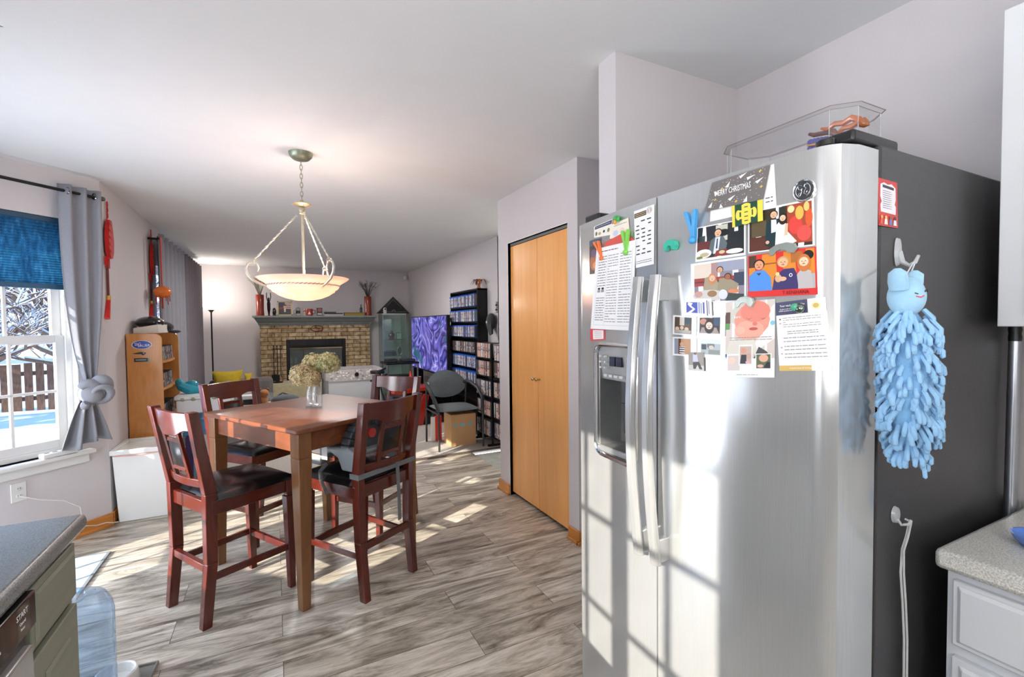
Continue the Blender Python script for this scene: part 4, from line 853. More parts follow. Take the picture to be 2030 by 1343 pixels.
dwt('START', -.065, .828, .016); dwt('Cancel', -.065, .812, .009); dwt('Reset', -.065, .80, .007); dwt('Options', -.2, .828, .014); dwt('Heated\nDry', -.16, .80, .007); dwt('Normal', -.28, .82, .009)

# ------------------------------------------------------------------ dining table and counter chairs
TC = Vector((.207, 3.065, 0)); TA = R(30)
tb = thing('dining_table', 'square counter height wooden table with tapered legs under the pendant lamp', 'table', TC, TA)
TWx, TWy = .415, .47   # half sizes: along 30 degrees, along 120 degrees
top = []
for cx_, cy_, a0 in ((1, 1, 0), (-1, 1, 90), (-1, -1, 180), (1, -1, 270)):
    for k in range(4): a = R(a0+30*k); top.append((cx_*(TWx-.02)+.02*math.cos(a), cy_*(TWy-.02)+.02*math.sin(a)))
MB().use('table_wood').prism(top, lambda x, y: (x, y, .885), lambda x, y: (x, y, .91)).build('table_top', tb, bev=.006, smooth=True)
ix, iy = TWx-.05, TWy-.05
for nm, bx_ in (('apron', (-ix, ix, -iy-.011, -iy+.011)), ('apron', (-ix, ix, iy-.011, iy+.011)), ('apron', (-ix-.011, -ix+.011, -iy, iy)), ('apron', (ix-.011, ix+.011, -iy, iy))):
    MB().use('table_wood').box(bx_[0], bx_[1], bx_[2], bx_[3], .785, .885).build(nm, tb)
for sx_ in (-1, 1):
    for sy_ in (-1, 1):
        x, y = sx_*(ix-.006), sy_*(iy-.006)
        MB().use('table_leg').taper((x, y, .76), .036, .036, (x, y, .885), .036, .036).taper((x+sx_*.006, y+sy_*.006, 0), .022, .022, (x, y, .76), .036, .036).build('leg', tb, bev=.003)

def arc_bar(b, z0, z1, xc, bow, hw, th, x_top=None, low=None, n=10):
    # curved rail between the back posts; bow is how far the middle sits behind
    xt = (x_top if x_top is not None else xc)-xc; rings = []
    for i in range(n+1):
        y = -hw+2*hw*i/n; u = y/hw; x = xc-bow*(1-u*u); z = z0+(low(u) if low else 0)
        rings.append([b.vert(p) for p in ((x, y, z), (x+th, y, z), (x+th+xt, y, z1), (x+xt, y, z1))])
    for A, B in zip(rings, rings[1:]):
        for k in range(4): b.face((A[k], A[(k+1) % 4], B[(k+1) % 4], B[k]))
    b.face(rings[0][::-1]); b.face(rings[-1])
    return b
def make_chair():
    c = thing('counter_chair', 'dark cherry counter height chair with black leather seat, nearest the window curtain', 'chair', (0, 0, 0), 0, 'counter height chairs around the dining table')
    for s_ in (-1, 1):
        y = s_*.172; yt = s_*.192
        b = MB().use('cherry')
        b.taper((-.03, y, 0), .021, .019, (0, y, .3), .025, .020).taper((0, y, .3), .025, .020, (0, s_*.18, .63), .027, .020).taper((0, s_*.18, .63), .027, .020, (-.07, yt, 1.025), .022, .019)
        b.build('leg', c, bev=.003)
        y = s_*.19
        b = MB().use('cherry'); b.taper((.385, y, .52), .022, .022, (.385, y, .59), .022, .022).taper((.385, y, .505), .017, .017, (.385, y, .52), .017, .017).taper((.392, y, 0), .016, .016, (.385, y, .505), .023, .023)
        b.build('leg', c, bev=.003)
    b = MB().use('cherry_h')
    b.box(.0, .385, -.20, -.178, .525, .59).box(.0, .385, .178, .20, .525, .59).box(.366, .40, -.19, .19, .525, .59).box(-.012, .012, -.18, .18, .525, .59)
    b.build('seat_frame', c, bev=.003)
    # cushion with a domed top
    def cush(u, v):
        x = .015+.41*u; hw = .205+.012*math.sin(math.pi*u); y = -hw+2*hw*v
        e = min(1, min(u, 1-u)*9, min(v, 1-v)*9); z = .592+.030*math.sqrt(max(e, 0))+.022*math.sin(math.pi*u)*math.sin(math.pi*v)
        return (x, y, z)
    b = MB().use('leather').grid(cush, 22, 22); b.box(.02, .42, -.203, .203, .588, .594); b.build('seat', c, smooth=True, ang=70)
    # back: curved crest with arched lower edge, lower rail, two splats, cross bars and a leather pad
    lean = lambda z: -.07*(z-.63)/.39
    low = lambda u: (.0 if abs(u) < .42 else -.028*min(1, (abs(u)-.42)/.22)) if False else (-.030 if abs(u) < .35 else (-.030+.030*min(1, (abs(u)-.35)/.3)))
    arc_bar(MB().use('cherry_h'), .932, 1.018, lean(.945)-.006, .028, .178, .022, lean(1.018)-.006, low, 14).build('crest_rail', c, bev=.003, smooth=True)
    arc_bar(MB().use('cherry_h'), .655, .695, lean(.66)-.008, .024, .168, .022, lean(.69)-.008).build('lower_rail', c, bev=.003, smooth=True)
    for s_ in (-1, 1):
        b = MB().use('cherry').taper((lean(.68)-.018, s_*.072, .685), .008, .013, (lean(.94)-.022, s_*.072, .925), .008, .013); b.build('back_slat', c, bev=.002)
    for z in (.735, .875):
        b = MB().use('cherry_h').obox((lean(z)-.020, 0, z), (.008, 0, -.0015), (0, .062, 0), (0, 0, .010)); b.build('cross_rail', c, bev=.002)
    b = MB().use('leather')
    for sd in (1, -1):
        b.grid(lambda u, v, sd=sd: (lean(.745+.12*v)-.020+sd*(.006+.010*math.sin(math.pi*u)*math.sin(math.pi*v)), -.058+.116*u, .745+.12*v), 8, 8)
    b.build('back_pad', c, smooth=True)
    b = MB().use('cherry_h').box(-.022, .002, -.165, .165, .255, .29); b.build('stretcher', c, bev=.002)
    b = MB().use('cherry_h').box(.375, .395, -.18, .18, .20, .235); b.build('stretcher', c, bev=.002)
    for s_ in (-1, 1): MB().use('cherry_h').beam((0, s_*.172, .225), (.385, s_*.188, .225), .018, .032).build('stretcher', c, bev=.002)
    return c
ch = make_chair(); ch.location = (-.383, 2.735, 0); ch.rotation_euler = (0, 0, R(31))
c2 = dup(ch, (.512, 2.556, 0), R(122), 'dark cherry counter height chair with a grey booster seat strapped on')
c3 = dup(ch, (-.245, 3.80, 0), R(-50), 'dark cherry counter chair beyond the table on the white bin side')
c4 = dup(ch, (.765, 3.525, 0), R(220), 'dark cherry counter height chair on the far side of the table, toward the television')

# booster seat strapped on the second chair
bs = thing('booster_seat', 'grey plastic toddler booster seat with straps on the dining chair', 'booster seat', (.512, 2.556, 0), R(122))
b = MB().use('plastic', '#8e969b')
def shell(x0, x1, y, z0, zf, zr, s_):
    pts = [(x0, z0), (x0+.10, z0), (x0+.13, z0+.06), (x0+.19, z0+.085), (x0+.25, z0+.06), (x0+.28, z0), (x1, z0), (x1, zf-.03), (x1-.04, zf), (x1-.12, zf-.005), (x1-.17, zr-.01), (x0+.06, zr), (x0, zr-.02)]
    b.prism(pts, lambda a, c: (a, y, c), lambda a, c: (a, y+s_*.05, c))
shell(.03, .40, .125, .65, .80, .77, 1); shell(.03, .40, -.125, .65, .80, .77, -1)
b.box(.05, .385, -.128, .128, .72, .745).box(.375, .40, -.13, .13, .655, .79)
b.build('seat_shell', bs, bev=.010, smooth=True)
b = MB().use('plastic', '#3c4247')
N = 14
for i in range(N):
    a0, a1 = math.pi*i/N, math.pi*(i+1)/N
    P = []
    for a in (a0, a1):
        for r_ in (.105, .150):
            P.append((a, r_))
    f = lambda a, r_, x: (x, r_*math.cos(a), .745+r_*1.02*math.sin(a))
    b.hexa([f(a0, .115, .09), f(a0, .165, .09), f(a1, .165, .09), f(a1, .115, .09), f(a0, .115, .155), f(a0, .165, .155), f(a1, .165, .155), f(a1, .115, .155)])
b.build('backrest', bs, bev=.008, smooth=True)
MB().use('plastic', '#525a60').prism([(.118*math.cos(math.pi*i/12), .745+.12*math.sin(math.pi*i/12)) for i in range(13)], lambda y, z: (.105, y, z), lambda y, z: (.12, y, z)).build('backrest_panel', bs)
MB().use('gloss', '#d8362c').cyl((.085, .0, .82), (.12, .0, .82), .026, 18).build('release_button', bs, smooth=True)
b = MB().use('paper', '#eceae2').poly([(.30, .1765, .675), (.375, .1765, .675), (.375, .1765, .755), (.30, .1765, .755)]); b.use('paper', '#e09030').poly([(.30, .177, .712), (.375, .177, .712), (.375, .177, .717), (.30, .177, .717)])
b.use('paper', '#dfe0e0').poly([(.24, .1765, .69), (.285, .1765, .69), (.285, .1765, .76), (.24, .1765, .76)]); b.build('warning_label', bs)
b = MB().use('plastic', '#2a2d30').box(.20, .26, -.15, .15, .785, .80).box(.24, .30, -.17, -.13, .79, .815).box(.24, .30, .13, .17, .79, .815); b.build('tray_latch', bs, bev=.004)
st = MB().use('cloth', '#6c7072')
st.tube([(.24, .178, .675), (.25, .215, .64), (.235, .222, .60), (.21, .222, .565), (.19, .222, .53)], .012, 6, flat=(.12, 1)); st.build('strap', bs)
st = MB().use('cloth', '#6c7072'); st.obox((-.032, 0, .645), (.0015, 0, 0), (0, .205, 0), (0, 0, .013)); st.obox((0, .2035, .645), (.032, 0, 0), (0, .0015, 0), (0, 0, .013)); st.obox((0, -.2035, .645), (.032, 0, 0), (0, .0015, 0), (0, 0, .013)); st.build('strap', bs)
st = MB().use('cloth', '#6c7072'); st.tube([(-.036, -.06, .66), (-.044, -.055, .60), (-.045, -.06, .48), (-.043, -.065, .34)], .013, 6, flat=(1, .14)); st.build('strap', bs)

# vase with dried hydrangeas: two glass bottles side by side
vs = thing('glass_vase', 'ribbed clear glass milk bottle vase holding dried hydrangeas on the table', 'vase', (.222, 3.105, .9105))
prof = [(0, .002), (.030, .002), (.032, .012), (.0315, .07), (.027, .095), (.017, .125), (.0165, .15), (.020, .168), (.018, .17), (.0145, .15), (.015, .125), (.025, .093), (.029, .07), (.029, .014), (0, .010)]
b = MB().use('vase_glass'); b.lathe(prof, seg=28); b.build('bottle_glass', vs, smooth=True)
v2_ = thing('glass_vase', 'second clear glass bottle standing just behind the hydrangea vase', 'vase', (.195, 3.165, .9105))
MB().use('vase_glass').lathe(prof, seg=28).build('bottle_glass', v2_, smooth=True)
fl = thing('hydrangea_bouquet', 'dried pale green and cream hydrangea heads in the bottle vases', 'flowers', (.21, 3.13, .93))
VC = Vector((.21, 3.13, .93)); rnd = random.Random(11)
heads = [(aY(598, 745, 3.10), .068, ['#cdbd8e', '#d9cca0', '#c2ab7c', '#e2d8b0']), (aY(622, 722, 3.16), .066, ['#cfc896', '#ddd6a6', '#bdb981']), (aY(650, 722, 3.12), .072, ['#c3c488', '#d6d8a2', '#aab474', '#e0dfb4']), (aY(618, 752, 3.06), .05, ['#d9cca0', '#c7b184'])]
for c_, r_, cols in heads:
    c_ = c_-VC; b = MB()
    for i in range(620):
        d = Vector((rnd.gauss(0, 1), rnd.gauss(0, 1), rnd.gauss(0, 1))).normalized()
        if d.z < -.75: continue
        p = c_+d*r_*rnd.uniform(.78, 1.03); u = d.orthogonal().normalized(); u = Matrix.Rotation(rnd.uniform(0, 6.28), 3, d) @ u; v = d.cross(u); s_ = rnd.uniform(.006, .010)
        b.use('cloth', rnd.choice(cols)); k = d*s_*rnd.uniform(.2, .7)
        for (e, f_) in ((u, v), (v, -u), (-u, -v), (-v, u)): b.poly([p, p+(e*.9+f_*.35)*s_+k, p+(e+f_)*s_*.75+k*1.2, p+(f_*.9+e*.35)*s_+k])
    b.use('cloth', '#a3946a').ball(tuple(c_), r_*.76, 10, 8, .06)
    b.build('flower_head', fl)
for i, (hx_, base) in enumerate(((0, (.195, 3.165, .94)), (2, (.222, 3.105, .94)), (1, (.22, 3.11, .94)))):
    c_ = heads[hx_][0]-VC; p = Vector(base)-VC; MB().use('cloth', '#6f6a44').tube([p, Vector((p.x, p.y, .15)), c_], .0022, 6).build('stem', fl)

# ------------------------------------------------------------------ pendant lamp
PC = Vector((.165, 3.09, 0))
pl = thing('pendant_lamp', 'alabaster bowl pendant lamp with scrolled rope arms hanging over the table', 'pendant lamp', (PC.x, PC.y, CEIL))
def z_(z): return z-CEIL
brz = '#c9c0a4'
MB().use('satinmetal', '#98a08a').lathe([(0, z_(2.395)), (.02, z_(2.398)), (.045, z_(2.402)), (.062, z_(2.418)), (.068, z_(2.44)), (0, z_(2.44))], seg=32).build('canopy', pl, smooth=True)
for i in range(9):
    zc = 2.382-i*.0262; pts = [((.0075*math.cos(a) if i % 2 else 0), (0 if i % 2 else .0075*math.cos(a)), z_(zc)+.0175*math.sin(a)) for a in (6.2832*k/12 for k in range(12))]
    MB().use('satinmetal', '#a8a590').tube(pts, .0022, 6, closed=True).build('chain_link', pl, smooth=True)
MB().use('satinmetal', '#b8a888').lathe([(0, z_(2.118)), (.012, z_(2.118)), (.02, z_(2.122)), (.05, z_(2.130)), (.056, z_(2.136)), (.04, z_(2.144)), (.012, z_(2.15)), (.008, z_(2.162)), (0, z_(2.162))], seg=28).build('upper_disc', pl, smooth=True)
MB().use('satinmetal', brz).lathe([(0, z_(2.075)), (.014, z_(2.075)), (.018, z_(2.082)), (.016, z_(2.09)), (.020, z_(2.10)), (.016, z_(2.118)), (0, z_(2.118))], seg=20).build('hub', pl, smooth=True)
MB().use('satinmetal', '#cfc6ae').cyl((0, 0, z_(1.62)), (0, 0, z_(2.08)), .0075, 12).build('stem', pl, smooth=True)
MB().use('alabaster').lathe([(0, z_(1.560)), (.05, z_(1.563)), (.10, z_(1.575)), (.14, z_(1.592)), (.162, z_(1.608)), (.172, z_(1.612)), (.178, z_(1.624)), (.190, z_(1.630)), (.198, z_(1.640)), (.206, z_(1.660)), (.225, z_(1.672)), (.245, z_(1.684)), (.257, z_(1.695)),
    (.252, z_(1.697)), (.225, z_(1.680)), (.20, z_(1.666)), (.185, z_(1.640)), (.155, z_(1.616)), (.10, z_(1.585)), (0, z_(1.57))], seg=56).build('glass_bowl', pl, smooth=True, ang=60)
b = MB().use('satinmetal', '#a9b0ac')
for k in (0, 1): b.tube([((.2+.0025*math.cos(t*28+k*math.pi))*math.cos(t), (.2+.0025*math.cos(t*28+k*math.pi))*math.sin(t), z_(1.652)+.003*math.sin(t*28+k*math.pi)) for t in (6.2832*i/280 for i in range(280))], .0028, 5, closed=True)
b.build('rope_band', pl, smooth=True)
for deg in (178, 58, 298):
    ca, sa = math.cos(R(deg)), math.sin(R(deg)); P = lambda r_, z: (r_*ca, r_*sa, z_(z))
    MB().use('satinmetal', '#d8d4c6').tube([P(*q) for q in ((.172, 1.628), (.196, 1.640), (.23, 1.655), (.272, 1.680), (.298, 1.712), (.304, 1.745), (.292, 1.772), (.268, 1.783), (.246, 1.772), (.238, 1.748), (.244, 1.728))], [.004, .006, .0075, .008, .0075, .007, .006, .0055, .005, .005, .003], 10).build('scroll_arm', pl, smooth=True)
    a, c_ = Vector(P(.03, 2.07)), Vector(P(.262, 1.792)); d = (c_-a); u = d.orthogonal().normalized(); v = d.normalized().cross(u)
    b = MB().use('satinmetal', '#d3d0c2')
    for k in (0, 1): b.tube([a+d*(i/40)+(u*math.cos(i*.9+k*math.pi)+v*math.sin(i*.9+k*math.pi))*.0028 for i in range(41)], .003, 5)
    b.tube([Vector(P(.262, 1.783))+Vector((0, 0, 0))+(Vector((-sa, ca, 0))*math.cos(t)+Vector((ca*.3, sa*.3, .95))*math.sin(t))*.014 for t in (6.2832*k/12 for k in range(12))], .0025, 5, closed=True)
    b.tube([P(.012, 2.085), P(.022, 2.09), P(.034, 2.082), P(.034, 2.068), P(.026, 2.062)], .003, 6)
    b.build('rope_rod', pl, smooth=True)
lamp('pendant_bulb', 'POINT', (PC.x+.05, PC.y, 1.735), 7.5, (1, .84, .72), .04)

# ------------------------------------------------------------------ by the bay window
WD = lambda t, n, z: P1+D1*t-N1*n+Vector((0, 0, z))     # t along the wall from the inner corner, n into the room
rd = thing('curtain_rod', 'black curtain rod over the bay window', 'curtain rod', WD(0, 0, 0))
o0 = WD(0, 0, 0)
MB().use('black_metal').cyl(WD(.20, .07, 2.302)-o0, WD(1.14, .07, 2.302)-o0, .010, 14).cyl(WD(.05, .07, 2.302)-o0, WD(.2, .07, 2.302)-o0, .0095, 14).build('pole', rd, smooth=True)
MB().use('satinmetal', '#6a665e').ball(WD(.025, .07, 2.302)-o0, .016, 14, 10).build('finial', rd, smooth=True)
MB().use('black_metal').beam(WD(.12, .0, 2.30)-o0, WD(.12, .075, 2.30)-o0, .012, .02).build('bracket', rd)
ct = thing('window_curtain', 'silver grey curtain knotted near its bottom beside the bay window', 'curtain', o0)
def curt(u, v):     # v from the top (0) to the knot (1)
    z = 2.345-(2.345-1.04)*v
    c0 = .155-.0*v; hw = .115*(1-v**3*.72); t = c0-hw+2*hw*u+.03*max(0, v-.75)*2*(-1)*0
    n_ = .072+.022*math.sin(u*17+.5)*(1-.5*v)+(.0 if v < .8 else (v-.8)*.1)
    return WD(t, n_, z)-o0
MB().use('curtain_grey').grid(curt, 60, 18).build('curtain_panel', ct, smooth=True, ang=80, solid_=.002)
kb = MB().use('curtain_grey'); kc = WD(.155, .10, .975)-o0
def wrap(cx, cz, rx, rz, r0, a0, a1, tilt, dn=0.0):
    pts = [kc + D1*(cx+rx*math.cos(a)) - N1*(dn+.035*math.sin(a)) + Vector((0, 0, cz+rz*math.sin(a)+tilt*math.cos(a)*rx)) for a in (a0+(a1-a0)*i/18 for i in range(19))]
    kb.tube(pts, [r0*(.6+.4*math.sin(math.pi*i/18)) for i in range(19)], 10, flat=(1, .8))
kb.ball(tuple(kc), (.07, .07, .075), 20, 14)
wrap(0.01, 0, .055, .062, .044, 0.3, 4.2, .5); wrap(-.015, -.02, .062, .03, .04, 2.4, 6.6, -.8, .02); wrap(-.045, .03, .035, .05, .036, -1.2, 3.6, .9, .03); wrap(-.03, -.01, .05, .05, .024, 0, 5.6, .3, .055)
kb.build('knot', ct, smooth=True, ang=80)
def tail(u, v):
    z = .95-(.95-.635)*v; hw = .03+.115*v**.8; t = .175+.02*v-hw+2*hw*u
    return WD(t, .085+(.012+.03*v)*math.sin(u*19+1)+.02*math.sin(u*3.1), z+.02*math.sin(u*6)*v)-o0
MB().use('curtain_grey').grid(tail, 48, 8).build('curtain_tail', ct, smooth=True, ang=80, solid_=.002)
for i in range(2):
    P = WD(.235-.15*i, .088, 2.302)-o0
    MB().use('chrome', '#9a9a9a').tube([P+D1*0+(-N1*math.cos(a)+Vector((0, 0, math.sin(a))))*.02 for a in (6.2832*k/16 for k in range(16))], .004, 6, closed=True).build('grommet', ct, smooth=True)
# power strip on the sill, outlet and cords
ps = thing('power_strip', 'white power strip lying on the bay window sill', 'power strip', WD(.21, .03, .587), math.atan2(D1.y, D1.x))
MB().use('white_trim').box(0, .19, -.025, .025, 0, .03).build('strip_body', ps, bev=.005)
for i in range(4): MB().use('paint', '#3a3a3a').box(.02+.042*i, .045+.042*i, -.008, .008, .0302, .0312).build('socket', ps)
ot = thing('wall_outlet', 'white duplex wall outlet below the bay window', 'outlet', WD(.50, .0, .41), math.atan2(D1.y, D1.x))
sgn = 1 if (Matrix.Rotation(math.atan2(D1.y, D1.x), 3, 'Z') @ Vector((0, 1, 0))).dot(-N1) > 0 else -1
MB().use('porcelain').box(-.037, .037, min(0, sgn*.007), max(0, sgn*.007), -.058, .058).build('cover_plate', ot, bev=.003)
for z in (-.022, .022):
    rc = MB().use('porcelain').ball((0, sgn*.007, z), (.017, .002, .014), 14, 8).build('receptacle', ot, smooth=True)
    MB().use('paint', '#222222').cbox((-.006, sgn*.0092, z+.002), (.002, .001, .008)).cbox((.006, sgn*.0092, z+.002), (.002, .001, .008)).build('slot', rc).name = 'contact_slots'
b = MB().use('plastic', '#e4e2dc').tube([WD(.50, .012, .385), WD(.49, .03, .38), WD(.42, .04, .34), WD(.30, .05, .29), WD(.22, .06, .22), WD(.20, .05, .08), WD(.12, .04, .05), WD(.06, .04, .045), WD(.02, .05, .03), (-1.03, 4.24, .02)], .0035, 6)
tag(b.build('white_cable', smooth=True), 'white power cable running from the wall outlet down to the baseboard', 'cable')
mt = MB().use('cloth', '#9fb0b8').box(-1.72, -.965, 2.62, 3.72, .001, .009)
mt.use('cloth', '#53646e').box(-1.735, -.95, 2.605, 2.62, .001, .010).box(-.965, -.95, 2.62, 3.72, .001, .010).box(-1.735, -.95, 3.72, 3.735, .001, .010)
tag(mt.build('floor_mat'), 'pale blue grey floor mat with dark edge in the window bay', 'mat')
# white trash bin
tb_ = thing('waste_bin', 'white rectangular waste bin with a liner edge showing in the corner', 'trash bin', (-.88, 4.44, 0))
b = MB().use('porcelain'); b.hexa([(-.155, -.17, 0), (.15, -.17, 0), (.15, .17, 0), (-.155, .17, 0), (-.175, -.20, .50), (.175, -.20, .50), (.175, .20, .50), (-.175, .20, .50)]); b.build('bin_body', tb_, bev=.01)
b = MB().use('porcelain')
for q in ((-.185, .185, -.212, -.185), (-.185, .185, .185, .212), (-.185, -.158, -.185, .185), (.158, .185, -.185, .185)): b.box(*q, .50, .535)
b.box(-.16, .16, -.19, .19, .50, .515); b.build('lid', tb_, bev=.004)
MB().use('cloth', '#e0a8a0').tube([(-.17, -.206, .495), (-.05, -.208, .488), (.05, -.208, .496), (.174, -.208, .50)], .005, 6, flat=(.4, 1)).build('liner_edge', tb_, smooth=True)
# water jug, bowls and tray on the floor at the counter end
jg = thing('water_jug', 'large translucent blue water cooler bottle on the floor at the counter end', 'water bottle', (-.665, 2.09, 0))
MB().use('jug_plastic').lathe([(0, .01), (.10, .006), (.125, .01), (.135, .03), (.135, .10), (.132, .108), (.135, .116), (.135, .20), (.132, .21), (.135, .22), (.135, .30), (.132, .31), (.135, .32), (.135, .41), (.130, .44), (.115, .47), (.085, .485), (.06, .487), (.058, .48), (0, .48)], seg=40).build('bottle_body', jg, smooth=True, ang=50)
MB().use('jug_plastic').tube([(.05, -.12, .2), (.06, -.15, .22), (.06, -.15, .32), (.05, -.12, .34)], .012, 8).build('moulded_grip', jg, smooth=True)
P = aZ(262, 1335, 0)
bw = thing('pet_bowl', 'white round pet bowl on the floor beside the water bottle', 'pet bowl', (-.585, 2.305, .0085))
MB().use('porcelain').lathe([(0, 0), (.070, 0), (.074, .01), (.068, .055), (.062, .058), (.057, .053), (.052, .02), (0, .018)], seg=32).build('bowl_body', bw, smooth=True)
ty = thing('feeding_tray', 'dark grey rectangular tray under the pet bowl', 'tray', (-.612, 2.315, 0), R(-6))
b = MB().use('plastic', '#8c8d88').box(-.14, .14, -.088, .088, .001, .008)
for q in ((-.14, .14, -.088, -.08), (-.14, .14, .08, .088), (-.14, -.132, -.08, .08), (.132, .14, -.08, .08)): b.box(*q, .001, .018)
b.build('tray_pan', ty, bev=.003)
# hanging plant leaves dipping in at the top left corner
hp = thing('hanging_plant', 'green trailing plant hanging from the ceiling at the upper left', 'plant', (-.90, 1.72, CEIL))
MB().use('paint', '#8a6a4c').lathe([(0, -.55), (.08, -.55), (.10, -.4), (0, -.4)], seg=20).build('pot', hp, smooth=True)
MB().use('paint', '#444444').tube([(0, 0, 0), (0, 0, -.40)], .003, 6).build('hanger', hp)
b = MB().use('gloss', '#2e5a2c'); rnd = random.Random(4)
tips = [aY(9, 54, 1.75)-hp.location, aY(3, 149, 1.72)-hp.location]+[Vector((rnd.uniform(-.25, .14), rnd.uniform(-.25, .2), rnd.uniform(-.6, -.2))) for _ in range(16)]
for q in tips:
    a = Vector((0, 0, -.40)); m_ = (a+q)/2+Vector((0, 0, .1)); d = (q-m_).normalized(); sd = d.cross(Vector((0, 0, 1))).normalized()
    b.tube([a, m_, m_+(q-m_)*.6], .002, 5); c0 = m_+(q-m_)*.5
    b.poly([c0, c0+(q-c0)*.45+sd*.022, q, c0+(q-c0)*.45-sd*.022])
b.build('leaves', hp)

# ------------------------------------------------------------------ left side of the family room
# knotted red wall hangings
def hanging(name, label, px, py0, py1, py2, py3, X=WX+.012):
    p0, p1, p2, p3 = aX(px, py0, X), aX(px, py1, X), aX(px, py2, X), aX(px, py3, X)
    t = thing(name, label, 'ornament', p0); q = lambda P, dy=0, dz=0: (P.x-p0.x, P.y-p0.y+dy, P.z-p0.z+dz)
    red = '#c81e1a'
    MB().use('cloth', red).tube([q(p0), q(p1)], .004, 6).build('hanging_cord', t)
    for k in range(3): MB().use('cloth', red).tube([q(p0, .012*math.cos(a), -.02-.04*k+.02*math.sin(a)) for a in (6.2832*i/12 for i in range(12))], .003, 5, closed=True).build('cord_loop', t)
    b = MB().use('cloth', red); h = (p1.z-p2.z)
    pts = [(-.030, 0), (-.062, -.25*h), (-.075, -.55*h), (-.062, -.85*h), (-.03, -h), (.03, -h), (.062, -.85*h), (.078, -.55*h), (.058, -.25*h), (.028, 0)]
    b.prism(pts, lambda a, c: q(p1, a, c), lambda a, c: (q(p1, a*.8, c*.98)[0]+.022, *q(p1, a*.8, c*.98)[1:]))
    for k in range(5): b.tube([(q(p1)[0]+.024, *q(p1, -.06*math.sin(math.pi*(i/8)), -h*(.1+.2*k*.9)-.01*math.cos(i))[1:]) for i in range(9)], .003, 5)
    b.build('knot_body', t, smooth=True)
    b = MB().use('cloth', red)
    for k in range(6): y = -.05+.02*k; b.tube([q(p2, y, .01), q(p2, y*.9, -.05-.02*(k % 2))], .005, 5)
    b.build('fringe', t).name = 'lower_fringe'
    zt = p2.z-(p2.z-p3.z)*.62
    MB().use('cloth', '#7a3a34').tube([q(p2, 0, -.03), (0, p2.y-p0.y, zt-p0.z)], .009, 6).build('beaded_cord', t, smooth=True)
    MB().use('gloss', '#d9a93c').cyl((0, p2.y-p0.y, zt-p0.z), (0, p2.y-p0.y, zt-p0.z-.03), .014, 12).build('gold_cap', t, smooth=True)
    MB().use('cloth', '#d8241c').cyl((0, p2.y-p0.y, zt-p0.z-.03), (0, p3.y-p0.y, p3.z-p0.z), .013, 12, .019).build('tassel', t, smooth=True)
hanging('knot_ornament', 'red knotted tassel ornament on the wall right beside the knotted grey curtain', 212, 400, 437, 512, 632)
hanging('knot_ornament', 'red knotted tassel ornament on the wall at the edge of the long patio curtain', 299, 455, 484, 545, 628)
# patio curtains on a rod with grommets
CX = -.985
pr = thing('curtain_rod', 'dark curtain rod over the long patio curtains', 'curtain rod', (CX, 5.61, 2.27))
MB().use('black_metal').cyl((0, 0, 0), (0, 3.0, 0), .012, 12).build('pole', pr, smooth=True)
for y in (.03, 1.5, 2.9): MB().use('black_metal').beam((-.085, y, 0), (0, y, 0), .015, .02).build('bracket', pr)
def pcurt(name, label, y0, y1, col, nf):
    t = thing(name, label, 'curtain', (CX, y0, 0), 0); L_ = y1-y0
    MB().use(col).grid(lambda u, v: (.0+.038*math.sin(u*nf*6.2832)*(1-.15*v), L_*u, 2.32-2.30*v), nf*12, 4).build('curtain_panel', t, smooth=True, ang=80, solid_=.002)
    for i in range(nf*2):
        y = L_*(i+.5)/(nf*2); MB().use('chrome', '#8c8884').tube([(.022*math.cos(a), y, 2.27+.022*math.sin(a)) for a in (6.2832*k/12 for k in range(12))], .005, 6, closed=True).build('grommet', t, smooth=True)
pcurt('patio_curtain', 'grey grommet curtain panel nearest the wall hangings over the patio door', 5.62, 7.02, 'curtain_grey', 6)
pcurt('patio_curtain', 'grey grommet curtain panel tinted darker as shade, nearest the floor lamp over the patio door', 7.06, 8.5, 'curtain_shaded', 7)
# orange lantern on a red ribbon
P = aX(319, 470, -.952); Pb = aX(320, 577, -.93); P.z = 2.275
ln = thing('paper_lantern', 'round orange lantern with red fringe hanging on a red ribbon before the patio curtain', 'lantern', P)
h = P.z-Pb.z
MB().use('cloth', '#c8241e').hexa([(-.003, -.03, -h+.05), (.003, -.03, -h+.05), (.003, -.01, -h+.05), (-.003, -.01, -h+.05), (-.003, -.055, 0), (.003, -.055, 0), (.003, .01, 0), (-.003, .01, 0)]).build('ribbon', ln)
MB().use('gloss', '#ee7a22').ball((0, -.02, -h), (.072, .072, .058), 20, 12).build('lantern_ball', ln, smooth=True)
b = MB().use('cloth', '#b8361c')
for k in range(7): a = 6.28*k/7; b.tube([(.055*math.cos(a), -.02+.055*math.sin(a), -h-.03), (.058*math.cos(a), -.02+.058*math.sin(a), -h-.09-.03*(k % 2))], .004, 5)
b.tube([(0, -.02, -h-.05), (0, -.02, -h-.16)], .007, 5); b.build('fringe', ln).name = 'lantern_tassels'
